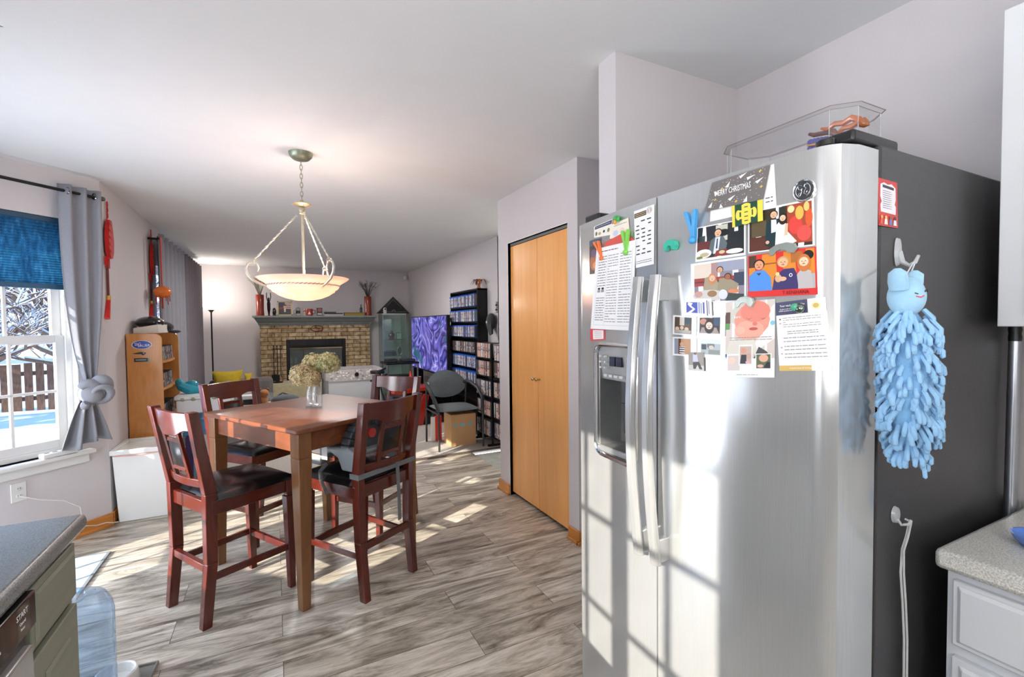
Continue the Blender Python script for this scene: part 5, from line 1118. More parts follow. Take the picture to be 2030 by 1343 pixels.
# oak media bookcase by the bin
BX0, BX1, BY0, BY1, BH = -1.062, -.83, 4.74, 5.50, 1.36
bk = thing('bookcase', 'honey oak bookcase with stickers on its side panel behind the white bin', 'bookcase', (BX0, BY0, 0))
D_, W_ = BX1-BX0, BY1-BY0
side_prof = [(0, 0), (D_, 0), (D_, BH-.05)]+[(D_-.05+.05*math.cos(R(a)), BH-.05+.05*math.sin(R(a))) for a in (15, 35, 55, 75)]+[(D_-.05, BH), (0, BH)]
for y in (0, W_-.02): MB().use('oak_shelf').prism(side_prof, lambda x, z, y=y: (x, y, z), lambda x, z, y=y: (x, y+.02, z)).build('side_panel', bk, bev=.002)
MB().use('oak_shelf').box(0, .008, .02, W_-.02, .05, BH-.02).build('back_panel', bk)
SHZ = [.08, .36, .63, .895, 1.125]
for z in SHZ:
    MB().use('oak_shelf').prism([(0.008, .02), (D_-.03, .02)]+[(D_-.03+.028*math.sin(math.pi*k/8), .02+(W_-.04)*k/8) for k in range(1, 8)]+[(D_-.03, W_-.02), (.008, W_-.02)], lambda x, y, z=z: (x, y, z-.018), lambda x, y, z=z: (x, y, z)).build('shelf', bk, bev=.002)
# stickers on the side panel
def sticker(name, label, px, py, w_, h_, build):
    P = aY(px, py, BY0-.001); o = thing(name, label, 'sticker', P); build(o, w_, h_); return o
def sig(o, w_, h_):
    el = lambda k, y: [(w_*k*math.cos(t), y, h_*k*math.sin(t)) for t in (6.2832*i/32 for i in range(32))]
    MB().use('photo', '#f4f4f6').poly(el(1, -.0006)).use('photo', '#2342a8').poly(el(.92, -.0010)).build('oval_face', o)
    text('SIG', h_*.95, (o.location.x-w_*.38, o.location.y-.0016, o.location.z+h_*.12), (1, 0, .04), (0.2, 0, 1), 'paper', '#ffffff', o, sx=.95)
    text('SAUER', h_*.85, (o.location.x+w_*.22, o.location.y-.0016, o.location.z-h_*.22), (1, 0, .04), (0.2, 0, 1), 'paper', '#ffffff', o, sx=.95)
sticker('oval_sticker', 'blue oval sticker reading SIG SAUER on the oak bookcase side', 281, 684, .066, .035, sig)
def br_(o, w_, h_):
    MB().use('photo', '#1c1c1e').poly([(-w_, -.0008, h_*.2), (w_*.1, -.0008, h_), (w_*.4, -.0008, h_), (w_, -.0008, h_*.6), (w_*.9, -.0008, -h_*.2), (w_*.5, -.0008, -h_), (w_*.25, -.0008, -h_*.2), (-w_*.6, -.0008, -h_*.1)]).use('photo', '#e8e8e8').poly([(w_*.45, -.0012, h_*.5), (w_*.8, -.0012, h_*.45), (w_*.7, -.0012, 0)]).build('emblem_face', o)
sticker('emblem_sticker', 'small black and white emblem sticker under the blue oval one', 276, 702, .045, .014, br_)
def gr_(o, w_, h_):
    MB().use('photo', '#2c2f30').poly([(-w_, -.0008, -h_), (w_, -.0008, -h_), (w_, -.0008, h_), (-w_, -.0008, h_)]).use('photo', '#6fae88').poly([(w_*.8, -.0012, -h_), (w_, -.0012, -h_), (w_, -.0012, h_), (w_*.8, -.0012, h_)]).use('photo', '#b8bcbc').poly([(-w_*.8, -.0012, -h_*.2), (w_*.6, -.0012, -h_*.2), (w_*.6, -.0012, h_*.2), (-w_*.8, -.0012, h_*.2)]).build('label_face', o)
sticker('label_sticker', 'dark rectangular sticker with a green end, lowest on the bookcase side', 281, 714, .050, .015, gr_)
# leaning disc cases on the bookcase shelves
SP = ['#8d8f92', '#c8cacc', '#3c3c40', '#a39c96', '#5a5258', '#d6d6d4', '#6c7076', '#2a2c30', '#9a8f98', '#b4b0ac']
def case_proto(name, w_, d_, h_, spine, shell, face='#4a4a50', band=None):
    w_ = w_*1.75; b = MB().use('plastic', shell).box(0, d_, 0, w_, 0, h_)
    b.use('paper', spine).poly([(-.0008, .0012, .004), (-.0008, w_-.0012, .004), (-.0008, w_-.0012, h_*(.88 if band else .97)), (-.0008, .0012, h_*(.88 if band else .97))])
    rn = random.Random(sum(map(ord, spine))+int(w_*1e4))
    for k in range(3):
        z = h_*rn.uniform(.1, .7); b.use('paper', rn.choice(['#222222', '#e8e8e8', '#b0483c', '#3c5aa0', '#caa86a', '#77777a'])).poly([(-.0014, w_*.25, z), (-.0014, w_*.75, z), (-.0014, w_*.75, z+h_*rn.uniform(.05, .16)), (-.0014, w_*.25, z+h_*rn.uniform(.05, .16))])
    b.use('photo', face).poly([(.006, -.0006, .006), (d_-.004, -.0006, .006), (d_-.004, -.0006, h_-.01), (.006, -.0006, h_-.01)])
    return b
rnd = random.Random(21)
def put_case(lib, name, label, cat, grp, loc, rz, tilt=0):
    me = rnd.choice(lib); o = bpy.data.objects.new(name, me); C.objects.link(o); o.location = loc; o.rotation_euler = (tilt, 0, rz); tag(o, label, cat, grp); return me
def lib_of(specs):
    out = []
    for sp in specs:
        o = case_proto(*sp).build('disc_case'); out.append(o.data); bpy.data.objects.remove(o)
    return out
cdlib = lib_of([('c', w_, .125, .135, s_, sh) for s_, sh, w_ in (('#8d8f92', '#3c3c40', .012), ('#c8cacc', '#55565a', .011), ('#4a4448', '#26262a', .013), ('#a39c96', '#36363a', .012), ('#6a6068', '#2c2c30', .022), ('#d6d6d4', '#444448', .011), ('#9a6f68', '#3a3438', .012))])
wid = lambda me: max(v.co.y for v in me.vertices)
WK = 1.0
for z, lb in ((SHZ[4], 'top'), (SHZ[3], 'second'), (SHZ[2], 'third')):
    y = BY0+.16; g = 'disc cases leaning on the %s bookcase shelf' % lb
    while y < BY1-.13:
        # facing +x: local -x is the spine side, so turn half round
        me = rnd.choice(cdlib); o = bpy.data.objects.new('disc_case', me); C.objects.link(o); tilt = .42
        o.rotation_euler = (-tilt, 0, math.pi); o.location = (BX1-.03, y+wid(me)*.9, z+.003)
        tag(o, 'disc case leaning with others on the %s shelf of the oak bookcase' % lb, 'disc case', g); y += wid(me)/math.cos(tilt)+.012
# things on top of the bookcase
t = thing('cardboard_tray', 'white box lid lying on top of the oak bookcase under black cases', 'box', (-1.04, 4.86, BH+.001))
MB().use('paper', '#ded9cf').hexa([(0, 0, 0), (.17, 0, 0), (.17, .42, 0), (0, .42, 0), (0, 0, .045), (.17, 0, .075), (.17, .42, .075), (0, .42, .045)]).build('lid_box', t, bev=.004)
hm = thing('motorcycle_helmet', 'glossy black rounded helmet case on the box atop the oak bookcase', 'helmet', (-.96, 5.04, BH+.062))
MB().use('gloss', '#121214').ball((0, 0, .03), (.10, .16, .055), 20, 12).build('shell_cover', hm, smooth=True)
MB().use('gloss', '#0a0a0c').tube([(.06, -.12, .02), (.085, 0, .035), (.07, .13, .02)], .012, 8).build('visor_edge', hm, smooth=True)
t = thing('winter_hat', 'black brimmed hat drooping off the far end of the white box on the bookcase', 'hat', (-.92, 5.30, BH+.03))
MB().use('cloth', '#17171a').ball((0, 0, .02), (.09, .10, .055), 16, 10).build('crown_cloth', t, smooth=True)
MB().use('cloth', '#17171a').ball((.08, .03, -.02), (.06, .07, .016), 14, 8).build('cap_brim', t, smooth=True)
# white toy table with blue legs, toys on it
tt = thing('toy_workbench', 'white plastic toy workbench with light blue legs beside the oak bookcase', 'toy', (-.79, 5.0, 0))
MB().use('plastic', '#dfe3e6').box(0, .42, 0, .34, .64, .765).build('bench_body', tt, bev=.01)
MB().use('plastic', '#e6e9ea').box(-.01, .43, -.012, .352, .765, .80).build('bench_top', tt, bev=.006)
b = MB().use('gloss', '#a8a890')
for i in range(5): b.ball((.05+.08*i, -.004, .772), (.022, .012, .020), 10, 6)
b.build('bead_row', tt, smooth=True)
for x, y in ((.14, .03), (.29, .03), (.14, .31), (.29, .31)): MB().use('plastic', '#7fb6dc').taper((x, y, 0), .03, .012, (x, y, .64), .02, .02).build('leg', tt, bev=.003)
MB().use('plastic', '#5aa6d8').box(.02, .40, .10, .24, .42, .56).build('blue_bin', tt, bev=.008)
tl_ = thing('teal_toy', 'crumpled teal plastic toy on the white toy workbench', 'toy', (-.70, 5.17, .80))
MB().use('gloss', '#29a3bd').tube([(-.10, .06, .11), (-.07, 0, .07), (0, 0, .03), (.07, .02, .02), (.12, 0, .035)], [.03, .04, .05, .035, .02], 10).ball((0, .06, .07), (.06, .05, .045), 12, 8).build('toy_body', tl_, smooth=True)
st_ = thing('purple_storage_box', 'purple plastic box under the toy workbench', 'box', (-.74, 5.06, 0.0))
MB().use('plastic', '#5d4a86').box(0, .12, 0, .22, .013, .42).build('box_body', st_, bev=.01)
# sofa with cushions
sf = thing('sofa', 'low grey sofa along the fireplace wall heaped with pillows and a blanket', 'sofa', (-.46, 7.7, 0))
MB().use('cloth', '#6c6866').box(-.42, .42, -.35, .45, .08, .40).build('seat_base', sf, bev=.03)
MB().use('cloth', '#726e6c').box(-.42, .42, .38, .60, .08, .62).build('backrest', sf, bev=.05)
for x in (-.4, .4): MB().use('black_metal').taper((x, -.3, 0), .02, .02, (x, -.3, .08), .025, .025).build('leg', sf)
def pillow(name, label, px0, py0, px1, py1, Y, col, rz=0, tilt=0, th=.07, cat='pillow'):
    a, c_ = aY(px0, py0, Y), aY(px1, py1, Y); w_, h_ = abs(c_.x-a.x)/2, abs(a.z-c_.z)/2
    def f(sd): return lambda u, v: ((2*u-1)*w_*(1-.10*math.sin(math.pi*v)), sd*th*(max(0, math.sin(math.pi*u))*max(0, math.sin(math.pi*v)))**.5, (2*v-1)*h_*(1-.12*math.sin(math.pi*u)))
    b = MB().use('cloth', col).grid(f(1), 14, 14).grid(f(-1), 14, 14)
    o = b.build(name, smooth=True, ang=80, loc=((a.x+c_.x)/2, Y, (a.z+c_.z)/2), rz=rz); o.rotation_euler = (tilt, 0, rz); return tag(o, label, cat, None)
pillow('throw_pillow', 'larger mustard yellow pillow leaning on the sofa back', 420, 736, 483, 775, 8.0, '#d6b82e', 0, .1)
pillow('throw_pillow', 'smaller mustard yellow pillow at the hearth end of the sofa', 484, 739, 501, 775, 7.9, '#cdb02c', -.2, .05)
def blk(u, v):
    x = -.34+.62*u; y = -.28+.5*v; e = math.sin(math.pi*u)**.6*math.sin(math.pi*v)**.6
    return (x, y, .40+.23*e+.022*math.sin(u*14+v*5)*e+.015*math.sin(v*19)*e)
o = MB().use('cloth', '#9b9492').grid(blk, 30, 26).build('rumpled_blanket', smooth=True, ang=80, loc=(-.52, 7.62, .004)); tag(o, 'rumpled light grey blanket heaped on the sofa by the patio curtain', 'blanket')
# low white table with small things, seen through the chair back
lt = thing('low_table', 'low white play table behind the counter chairs in the family room', 'table', (-.40, 6.35, 0))
MB().use('white_trim').box(0, .72, 0, .5, .40, .43).build('table_top', lt, bev=.005)
for x in (.04, .68):
    for y in (.04, .46): MB().use('white_trim').box(x-.02, x+.02, y-.02, y+.02, 0, .40).build('leg', lt)
t = thing('toy_register', 'white toy console with a black window on the low white table', 'toy', (-.37, 6.42, .431))
MB().use('plastic', '#e2e4e4').box(0, .16, 0, .14, 0, .15).build('console_case', t, bev=.006); MB().use('gloss', '#17181b').box(.015, .145, -.004, .001, .04, .105).build('console_window', t)
t = thing('teddy_bear', 'brown plush toy slumped on the low white table', 'plush toy', (-.16, 6.45, .431))
bb_ = MB().use('cloth', '#a66a34').ball((0, 0, .075), (.07, .06, .075), 16, 10).ball((.03, -.01, .165), (.052, .048, .046), 14, 10).build('plush_body', t, smooth=True)
for x in (-.01, .07): MB().use('cloth', '#8c5428').ball((x, 0, .21), (.018, .01, .018), 10, 6).build('ear', t, smooth=True)
for x in (-.05, .06): MB().use('cloth', '#a66a34').tube([(x, -.04, .04), (x*1.3, -.11, .025)], .024, 8).build('leg', t, smooth=True)
t = thing('soft_bag', 'dark grey soft bag lying on the low white table', 'bag', (.05, 6.5, .431))
MB().use('cloth', '#4c5256').ball((.05, 0, .062), (.17, .10, .066), 18, 10).build('bag_body', t, smooth=True); MB().use('cloth', '#33383b').tube([(-.06, 0, .10), (.02, 0, .145), (.12, 0, .11)], .008, 6).build('bag_strap', t, smooth=True)

# ------------------------------------------------------------------ fireplace wall
FPY = 8.95
fp = thing('fireplace', 'tan brick fireplace with black framed glass doors and raised hearth', 'fireplace', (0, FPY, 0))
b = MB().use('brick'); yb = WY-FPY
b.box(-.218, .173, 0, yb, 0, 1.42).box(1.145, 1.575, 0, yb, 0, 1.42).box(.173, 1.145, 0, yb, 1.175, 1.42).box(.173, 1.145, 0, yb, 0, .47); b.build('brick_surround', fp)
MB().use('brick').box(-.218, 1.575, -.55, 0, 0, .44).build('hearth_base', fp)
MB().use('cloth', '#c9c09a').box(-.25, 1.6, -.59, 0.0, .44, .47).box(-.25, 1.6, -.60, -.555, .08, .47).build('hearth_pad', fp, bev=.012)
MB().use('paint', '#15120f').box(.20, 1.12, .10, yb, .48, 1.16).build('firebox_cavity', fp)
b = MB().use('black_metal').box(.173, .225, -.012, .03, .47, 1.175).box(1.085, 1.145, -.012, .03, .47, 1.175).box(.225, 1.085, -.012, .03, 1.03, 1.175).box(.225, 1.085, -.012, .03, .47, .53); fb = b.build('firebox_frame', fp, bev=.004)
b = MB().use('black_metal')
for i in range(7): b.box(.24+.12*i, .25+.12*i, -.016, -.010, 1.05, 1.15)
b.box(.24, .98, -.012, -.008, 1.05, 1.06); b.build('upper_louver', fb)
for z in (1.018, .54): MB().use('chrome', '#d8c8a0').box(.225, 1.085, -.018, -.008, z-.009, z+.009).build('brass_strip', fb)
for i in range(4): MB().use('cabinet_glass').box(.228+.2145*i, .436+.2145*i, -.006, -.002, .55, 1.01).build('glass_door', fp)
for i in range(1, 4): MB().use('chrome', '#a8946a').box(.2245+.2145*i, .2325+.2145*i, -.014, -.006, .55, 1.01).build('door_stile', fp)
b = MB().use('bark')
for (x0, x1, z, y) in ((.35, .95, .55, .14), (.4, .9, .60, .20), (.45, .85, .66, .16)): b.cyl((x0, y, z), (x1, y, z+.02), .035, 10)
tag(b.build('stacked_logs', smooth=True, loc=(0, FPY, 0)), 'stacked logs lying inside the fireplace behind the glass', 'firewood', kind='stuff')
mn = thing('mantel_shelf', 'grey painted crown moulded mantel shelf over the brick fireplace', 'mantel', (0, WY, 1.42))
prof = [(0, 0), (-.27, 0), (-.275, .02), (-.30, .035), (-.30, .045), (-.34, .07), (-.38, .105), (-.40, .115), (-.40, .125), (-.46, .135), (-.46, .165), (0, .165)]
prm = [(-.25, 1.60, y, z) for y, z in prof]
b = MB().use('paint', '#8d9491'); rings = []
for y, z in prof:
    e = (-y-.27)*.45 if y < -.26 else 0
    rings.append([b.vert((-.235-e, y, z)), b.vert((1.59+e, y, z))])
n = len(rings)
for i in range(n): A, B = rings[i], rings[(i+1) % n]; b.face((A[0], A[1], B[1], B[0]))
b.face([r[0] for r in rings]); b.face([r[1] for r in rings][::-1]); b.build('crown_moulding', mn)
b = MB().use('paint', '#7f8784').box(-.24, 1.595, -.285, -.27, .02, .03)
for i in range(60): b.box(-.23+.0305*i, -.215+.0305*i, -.315, -.298, .028, .046)
b.build('dentil_strip', mn)
MT_Z = 1.586
def onmantel(name, label, cat, x, y=8.86, z=MT_Z): return thing(name, label, cat, (x, y, z))
def twigs(t, col, n, hgt, spread, base, seed, dots=None):
    r_ = random.Random(seed); b = MB().use('cloth', col)
    for i in range(n):
        a = r_.uniform(0, 6.28); s_ = r_.uniform(.3, 1)*spread; p = Vector((0, 0, base)); q1 = Vector((math.cos(a)*s_*.4, math.sin(a)*s_*.3, base+hgt*.5)); q2 = Vector((math.cos(a)*s_, math.sin(a)*s_*.6, base+hgt*r_.uniform(.75, 1)))
        b.tube([p, q1, q2], [.004, .003, .0015], 4)
        for k in range(6):
            f_ = r_.uniform(.3, 1); pp = q1.lerp(q2, f_); dd = Vector((r_.uniform(-1, 1), r_.uniform(-.5, .5), r_.uniform(.2, 1)))*.035
            if dots: b.use('cloth', dots); b.ball(pp+dd*.5, .006, 5, 4); b.use('cloth', col)
            b.tube([pp, pp+dd], [.0018, .001], 4)
    b.build('dried_twigs', t)
for x, label, col, dots, n, hg, sp, sd in ((-.205, 'tall red brown vase with pale berry twigs on the floor lamp end of the mantel', '#8a8470', '#c9c4a8', 26, .40, .19, 1), (1.535, 'tall red brown vase with bare dark twigs near the flag case on the mantel', '#4a3a32', None, 26, .33, .22, 2)):
    t = onmantel('cylinder_vase', label, 'vase', x)
    MB().use('gloss', '#8e3420').lathe([(0, 0), (.062, 0), (.064, .01), (.058, .08), (.060, .2), (.063, .345), (.06, .35), (.054, .345), (.054, .03), (0, .03)], seg=24).build('vase_body', t, smooth=True); twigs(t, col, n, hg, sp, .3, sd, dots)
t = onmantel('carved_figurine', 'slim dark wooden figure with raised arms on the mantel', 'figurine', -.075)
b = MB().use('gloss', '#17110e').tube([(0, 0, 0), (0, 0, .02), (0, 0, .10), (0, 0, .2), (0, 0, .27)], [.025, .012, .024, .028, .014], 10).ball((0, 0, .285), (.016, .016, .02), 10, 8).tube([(-.018, 0, .25), (-.032, 0, .31), (-.028, 0, .385)], .007, 6).tube([(.018, 0, .25), (.032, 0, .31), (.028, 0, .385)], .007, 6); b.build('figure_body', t, smooth=True)
t = onmantel('carved_oval', 'small dark rounded carving beside the raised arm figure on the mantel', 'figurine', .005)
MB().use('gloss', '#14110f').ball((0, 0, .068), (.03, .02, .066), 14, 10).build('oval_body', t, smooth=True); MB().use('gloss', '#14110f').cyl((0, 0, 0), (0, 0, .015), .03, 14).build('foot', t, smooth=True)
t = onmantel('picture_frame', 'cream framed portrait of a uniformed person before a striped flag on the mantel', 'picture frame', .165, 8.80)
MB().use('paint', '#cfc39c').box(-.115, .115, 0, .015, 0, .02).box(-.115, .115, 0, .015, .225, .245).box(-.115, -.095, 0, .015, 0, .245).box(.095, .115, 0, .015, 0, .245).build('frame_border', t, bev=.002)
b = MB().use('photo', '#8a3a34').box(-.096, .096, .006, .012, .018, .228)
for i in range(4): b.use('photo', '#e0d8cc').poly([(-.0, .0052, .12+.028*i), (.094, .0052, .12+.028*i), (.094, .0052, .134+.028*i), (-.0, .0052, .134+.028*i)])
b.use('photo', '#3a3a4c').poly([(-.094, .0050, .14), (0, .0050, .14), (0, .0050, .226), (-.094, .0050, .226)])
b.use('photo', '#3c3430').poly([(-.094, .0046, .02), (.094, .0046, .02), (.08, .0046, .10), (.02, .0046, .12), (-.03, .0046, .12), (-.085, .0046, .10)]); b.use('photo', '#d8a88c').poly([(.0+.022*math.cos(a), .0040, .15+.03*math.sin(a)) for a in (6.2832*k/14 for k in range(14))]); b.use('photo', '#4a3e34').poly([(-.028, .0036, .165), (.028, .0036, .165), (.02, .0036, .185), (-.02, .0036, .185)]).use('photo', '#d8c8c0').poly([(-.012, .0036, .06), (.012, .0036, .06), (.016, .0036, .12), (-.016, .0036, .12)])
b.build('portrait_print', t)
t = onmantel('beer_stein', 'grey and white ceramic stein with a lid on the mantel', 'stein', .37)
MB().use('gloss', '#b9b8ae').lathe([(0, 0), (.042, 0), (.044, .01), (.034, .03), (.036, .09), (.042, .115), (0, .115)], seg=20).build('stein_body', t, smooth=True); MB().use('gloss', '#2c2c2c').lathe([(.036, .035), (.0365, .045), (.0365, .075), (.0362, .085)], seg=20, capb=False, capt=False).build('dark_band', t); MB().use('satinmetal', '#b0b0aa').lathe([(.043, .115), (.03, .135), (.008, .145), (0, .16)], seg=18, capb=False).build('lid', t, smooth=True); MB().use('gloss', '#b9b8ae').tube([(-.04, 0, .095), (-.068, 0, .085), (-.068, 0, .045), (-.038, 0, .03)], .007, 8).build('handle', t, smooth=True)
for x, nm, lb, c1 in ((.48, 'striped_mug', 'white and red striped mug on the mantel', '#d8d4cc'), (.54, 'red_mug', 'large red mug with a white tree on the mantel', '#a83420')):
    t = onmantel(nm, lb, 'mug', x, 8.86 if x < .5 else 8.80); rr = .03 if x < .5 else .058
    MB().use('gloss', c1).lathe([(0, 0), (rr, 0), (rr*1.02, .02), (rr, .115), (rr*.92, .115), (rr*.9, .01), (0, .01)], seg=24).build('cup_body', t, smooth=True)
    if x > .5:
        MB().use('gloss', c1).tube([(rr, 0, .095), (rr+.04, 0, .09), (rr+.04, 0, .04), (rr, 0, .03)], .007, 8).build('handle', t, smooth=True)
        MB().use('paper', '#efe9e0').poly([(-.025, -rr-.002, .02), (.025, -rr-.002, .02), (0, -rr-.002, .075)]).build('tree_print', t)
    else: MB().use('gloss', '#a84a3c').lathe([(.0306, .07), (.0306, .085)], seg=20, capb=False, capt=False).build('stripe_band', t)
t = onmantel('small_red_box', 'small dark box with a red round top label on the mantel', 'box', .71, 8.82)
MB().use('photo', '#1c1a1c').box(-.045, .045, 0, .04, 0, .135).use('photo', '#a8382c').poly([(.034*math.cos(a), -.001, .095+.03*math.sin(a)) for a in (6.2832*k/16 for k in range(16))]).use('photo', '#c9c9c4').poly([(-.035, -.001, .015), (.035, -.001, .015), (.035, -.001, .04), (-.035, -.001, .04)]).build('box_body', t)
for k, (x0, x1, z0, z1, col, lb) in enumerate(((.78, 1.10, 0, .022, '#d0cec8', 'bottom white book'), (.80, 1.09, .022, .045, '#232326', 'black book above the white one'), (.79, .98, .045, .066, '#2f3234', 'dark book second from the top'), (.82, 1.0, .066, .080, '#b8b8b4', 'thin grey book on top'))):
    t = onmantel('book', lb+' in the flat stack on the mantel', 'book', (x0+x1)/2, 8.80, MT_Z+z0); h_ = (x1-x0)/2
    MB().use('photo', col).box(-h_, h_, 0, .17, 0, z1-z0-.0008).build('cover', t, bev=.002); MB().use('paper', '#e8e4d8').box(-h_+.004, h_+.001, .004, .168, .003, z1-z0-.0035).build('pages', t)
t = onmantel('gold_box', 'long flat gold box with dark items on top beside the right vase of the mantel', 'box', 1.285, 8.80)
t['label'] = 'long flat mustard gold box beside the bare twig vase on the mantel'
MB().use('photo', '#a08428').box(-.165, .165, 0, .12, 0, .05).build('box_body', t, bev=.003); MB().use('photo', '#7a641c').box(-.168, .168, -.002, .122, .04, .056).build('lid', t, bev=.002)
t = thing('black_bottle', 'small black bottle on the gold box of the mantel', 'bottle', (1.415, 8.87, MT_Z+.0565)); MB().use('gloss', '#17171b').lathe([(0, 0), (.024, 0), (.025, .07), (.01, .1), (.009, .13), (0, .13)], seg=16).build('bottle_body', t, smooth=True); MB().use('gloss', '#2c2c30').cyl((0, 0, .13), (0, 0, .145), .011, 12).build('cap', t, smooth=True)
t = thing('oval_plaque', 'faint red oval ring ornament hung on the brick above the fireplace', 'plaque', (.67, FPY-.004, 1.36)); MB().use('metal', '#b0503c').tube([(.10*math.cos(a), 0, .05*math.sin(a)) for a in (6.2832*k/28 for k in range(28))], .007, 6, closed=True).build('ring_band', t, smooth=True); MB().use('metal', '#b0503c').tube([(-.06, 0, 0), (-.02, 0, .02), (.03, 0, -.01), (.065, 0, .01)], .006, 6).build('scroll', t, smooth=True)
# fireplace tools
ft = thing('fireplace_tools', 'black fireplace tool set standing on the hearth left of the firebox', 'fireplace tools', (.03, 8.70, .471))
MB().use('black_metal').cyl((0, 0, 0), (0, 0, .015), .08, 20).cyl((0, 0, 0), (0, 0, .60), .007, 8).beam((-.07, 0, .56), (.07, 0, .56), .012, .012).build('stand', ft, smooth=True)
for i, x in enumerate((-.05, 0, .05)):
    b = MB().use('black_metal').cyl((x, -.03, .12), (x, -.03, .60), .006, 8).ball((x, -.03, .61), .012, 10, 6)
    if i == 0: b.box(x-.04, x+.04, -.04, -.02, .03, .14)
    elif i == 1: b.box(x-.03, x+.03, -.05, -.01, .02, .13)
    else: b.tube([(x, -.03, .12), (x+.015, -.03, .08), (x+.03, -.03, .10)], .006, 6)
    b.build(('ash_shovel', 'hearth_brush', 'poker')[i], ft, smooth=True)
# torchiere floor lamp
lp = thing('floor_lamp', 'black torchiere floor lamp with lit white bowl in the corner', 'floor lamp', (-.87, 8.62, .012))
MB().use('black_metal').lathe([(0, 0), (.13, 0), (.13, .015), (.03, .03), (0, .03)], seg=28).build('lamp_base', lp, smooth=True)
MB().use('black_metal').cyl((0, 0, .03), (0, 0, 1.63), .011, 12).build('pole', lp, smooth=True)
MB().use('black_metal').cyl((0, -.012, 1.20), (0, -.012, 1.26), .012, 8).build('switch', lp, smooth=True)
MB().use('satinmetal', '#6c6660').lathe([(0, 1.625), (.018, 1.625), (.03, 1.645), (.052, 1.665), (0, 1.665)], seg=24).build('shade_holder', lp, smooth=True)
MB().use('lit_shade').lathe([(.045, 1.662), (.085, 1.675), (.118, 1.71), (.130, 1.755), (.126, 1.757), (.11, 1.71), (.08, 1.68), (.04, 1.67)], seg=36, capb=False, capt=False).build('lamp_shade', lp, smooth=True)
lamp('floor_lamp_bulb', 'POINT', (-.87, 8.62, 1.83), 12, (1, .9, .82), .05)
so = thing('motion_sensor', 'small white motion sensor high in the corner beyond the television', 'sensor', (2.30, 9.14, 2.32))
MB().use('porcelain').box(-.03, .03, -.03, .055, -.035, .035).build('sensor_body', so, bev=.01); MB().use('porcelain').ball((0, -.03, -.01), (.02, .01, .015), 10, 6).build('lens', so, smooth=True)
# glass curio cabinet and flag case
cu = thing('curio_cabinet', 'narrow glass display cabinet with shelves in the corner by the television', 'display cabinet', (1.76, 8.72, .012))
MB().use('paint', '#6a7070').box(0, .44, 0, .36, 0, .06).build('plinth', cu); MB().use('paint', '#b8bebc').box(0, .44, 0, .36, 1.58, 1.61).build('top_board', cu, bev=.003)
for x in (.01, .43):
    for y in (.01, .35): MB().use('satinmetal', '#9aa6a4').box(x-.008, x+.008, y-.008, y+.008, .06, 1.58).build('post', cu)
for a in ((0.004, .006, 0, .36), (.434, .436, 0, .36)): MB().use('cabinet_glass').box(*a, .06, 1.58).build('glass_side', cu)
MB().use('cabinet_glass').box(0, .44, .004, .006, .06, 1.58).build('glass_door', cu)
for z in (.45, .82, 1.12): MB().use('cabinet_glass').box(.01, .43, .01, .35, z-.006, z).use('paint', '#4a5a56').box(.01, .43, .008, .012, z-.006, z).build('shelf', cu)
def incab(name, label, cat, x, z): return thing(name, label, cat, (1.76+x, 8.88, .012+z+.001))
t = incab('white_figurine', 'tall white ornament on the upper shelf of the glass cabinet', 'ornament', .06, 1.12); MB().use('gloss', '#dfe0dc').lathe([(0, 0), (.03, 0), (.032, .14), (.02, .17), (0, .18)], seg=16).build('ornament_body', t, smooth=True)
t = incab('bronze_figurine', 'bronze figure with red base on the upper shelf of the glass cabinet', 'figurine', .20, 1.12); MB().use('gloss', '#a8402c').box(-.05, .05, -.03, .03, 0, .03).build('base', t); MB().use('metal', '#8a6a48').ball((0, 0, .08), (.06, .03, .055), 12, 8).ball((0, 0, .145), (.025, .02, .028), 10, 6).build('figure_body', t, smooth=True)
t = incab('small_picture_frame', 'small white picture card on the upper shelf of the glass cabinet', 'picture frame', .34, 1.12); MB().use('paint', '#3a3c3a').box(-.055, .055, 0, .01, 0, .13).build('frame_border', t); MB().use('paper', '#d6dad4').box(-.045, .045, -.002, .001, .01, .12).build('picture_print', t)
t = incab('silver_trophy', 'dark and silver model on the middle shelf of the glass cabinet', 'model', .18, .82); MB().use('gloss', '#22282a').box(-.13, .10, -.05, .05, 0, .08).build('model_base', t, bev=.01); MB().use('metal', '#b0b4b4').tube([(-.1, 0, .09), (0, 0, .11), (.08, 0, .09)], .01, 8).build('model_top', t, smooth=True)
t = incab('silver_plate', 'silver plate standing on the middle shelf of the glass cabinet', 'plate', .35, .82); MB().use('metal', '#c8cccc').tube([(.0+.045*math.cos(a), 0, .085+.08*math.sin(a)) for a in (6.2832*k/20 for k in range(20))], .008, 6, closed=True).build('plate_rim', t, smooth=True); MB().use('metal', '#8a9090').prism([(.04*math.cos(6.2832*k/20), .085+.075*math.sin(6.2832*k/20)) for k in range(20)], lambda a, c: (a, .004, c), lambda a, c: (a, .008, c)).build('plate_face', t)
fc = thing('flag_case', 'black triangular flag display case on top of the glass cabinet', 'display case', (2.0, 8.86, 1.623))
tri = [(-.31, 0), (.31, 0), (0, .315)]; tin = [(-.22, .035), (.22, .035), (0, .262)]
MB().use('gloss', '#120e0e').prism(tri, lambda a, c: (a, .0, c), lambda a, c: (a, .09, c)).build('case_body', fc, bev=.005)
b = MB().use('photo', '#15171c').poly([(a, -.002, c) for a, c in tin]); b.build('flag_panel', fc)
b = MB().use('paper', '#a8a48c'); pp_ = [(a, -.004, c) for a, c in tin]; b.tube(pp_, .004, 4, closed=True).tube([(.03*math.cos(R(a)), -.004, .035+.03*math.sin(R(a))) for a in range(0, 181, 20)], .004, 4); b.build('gold_edging', fc)
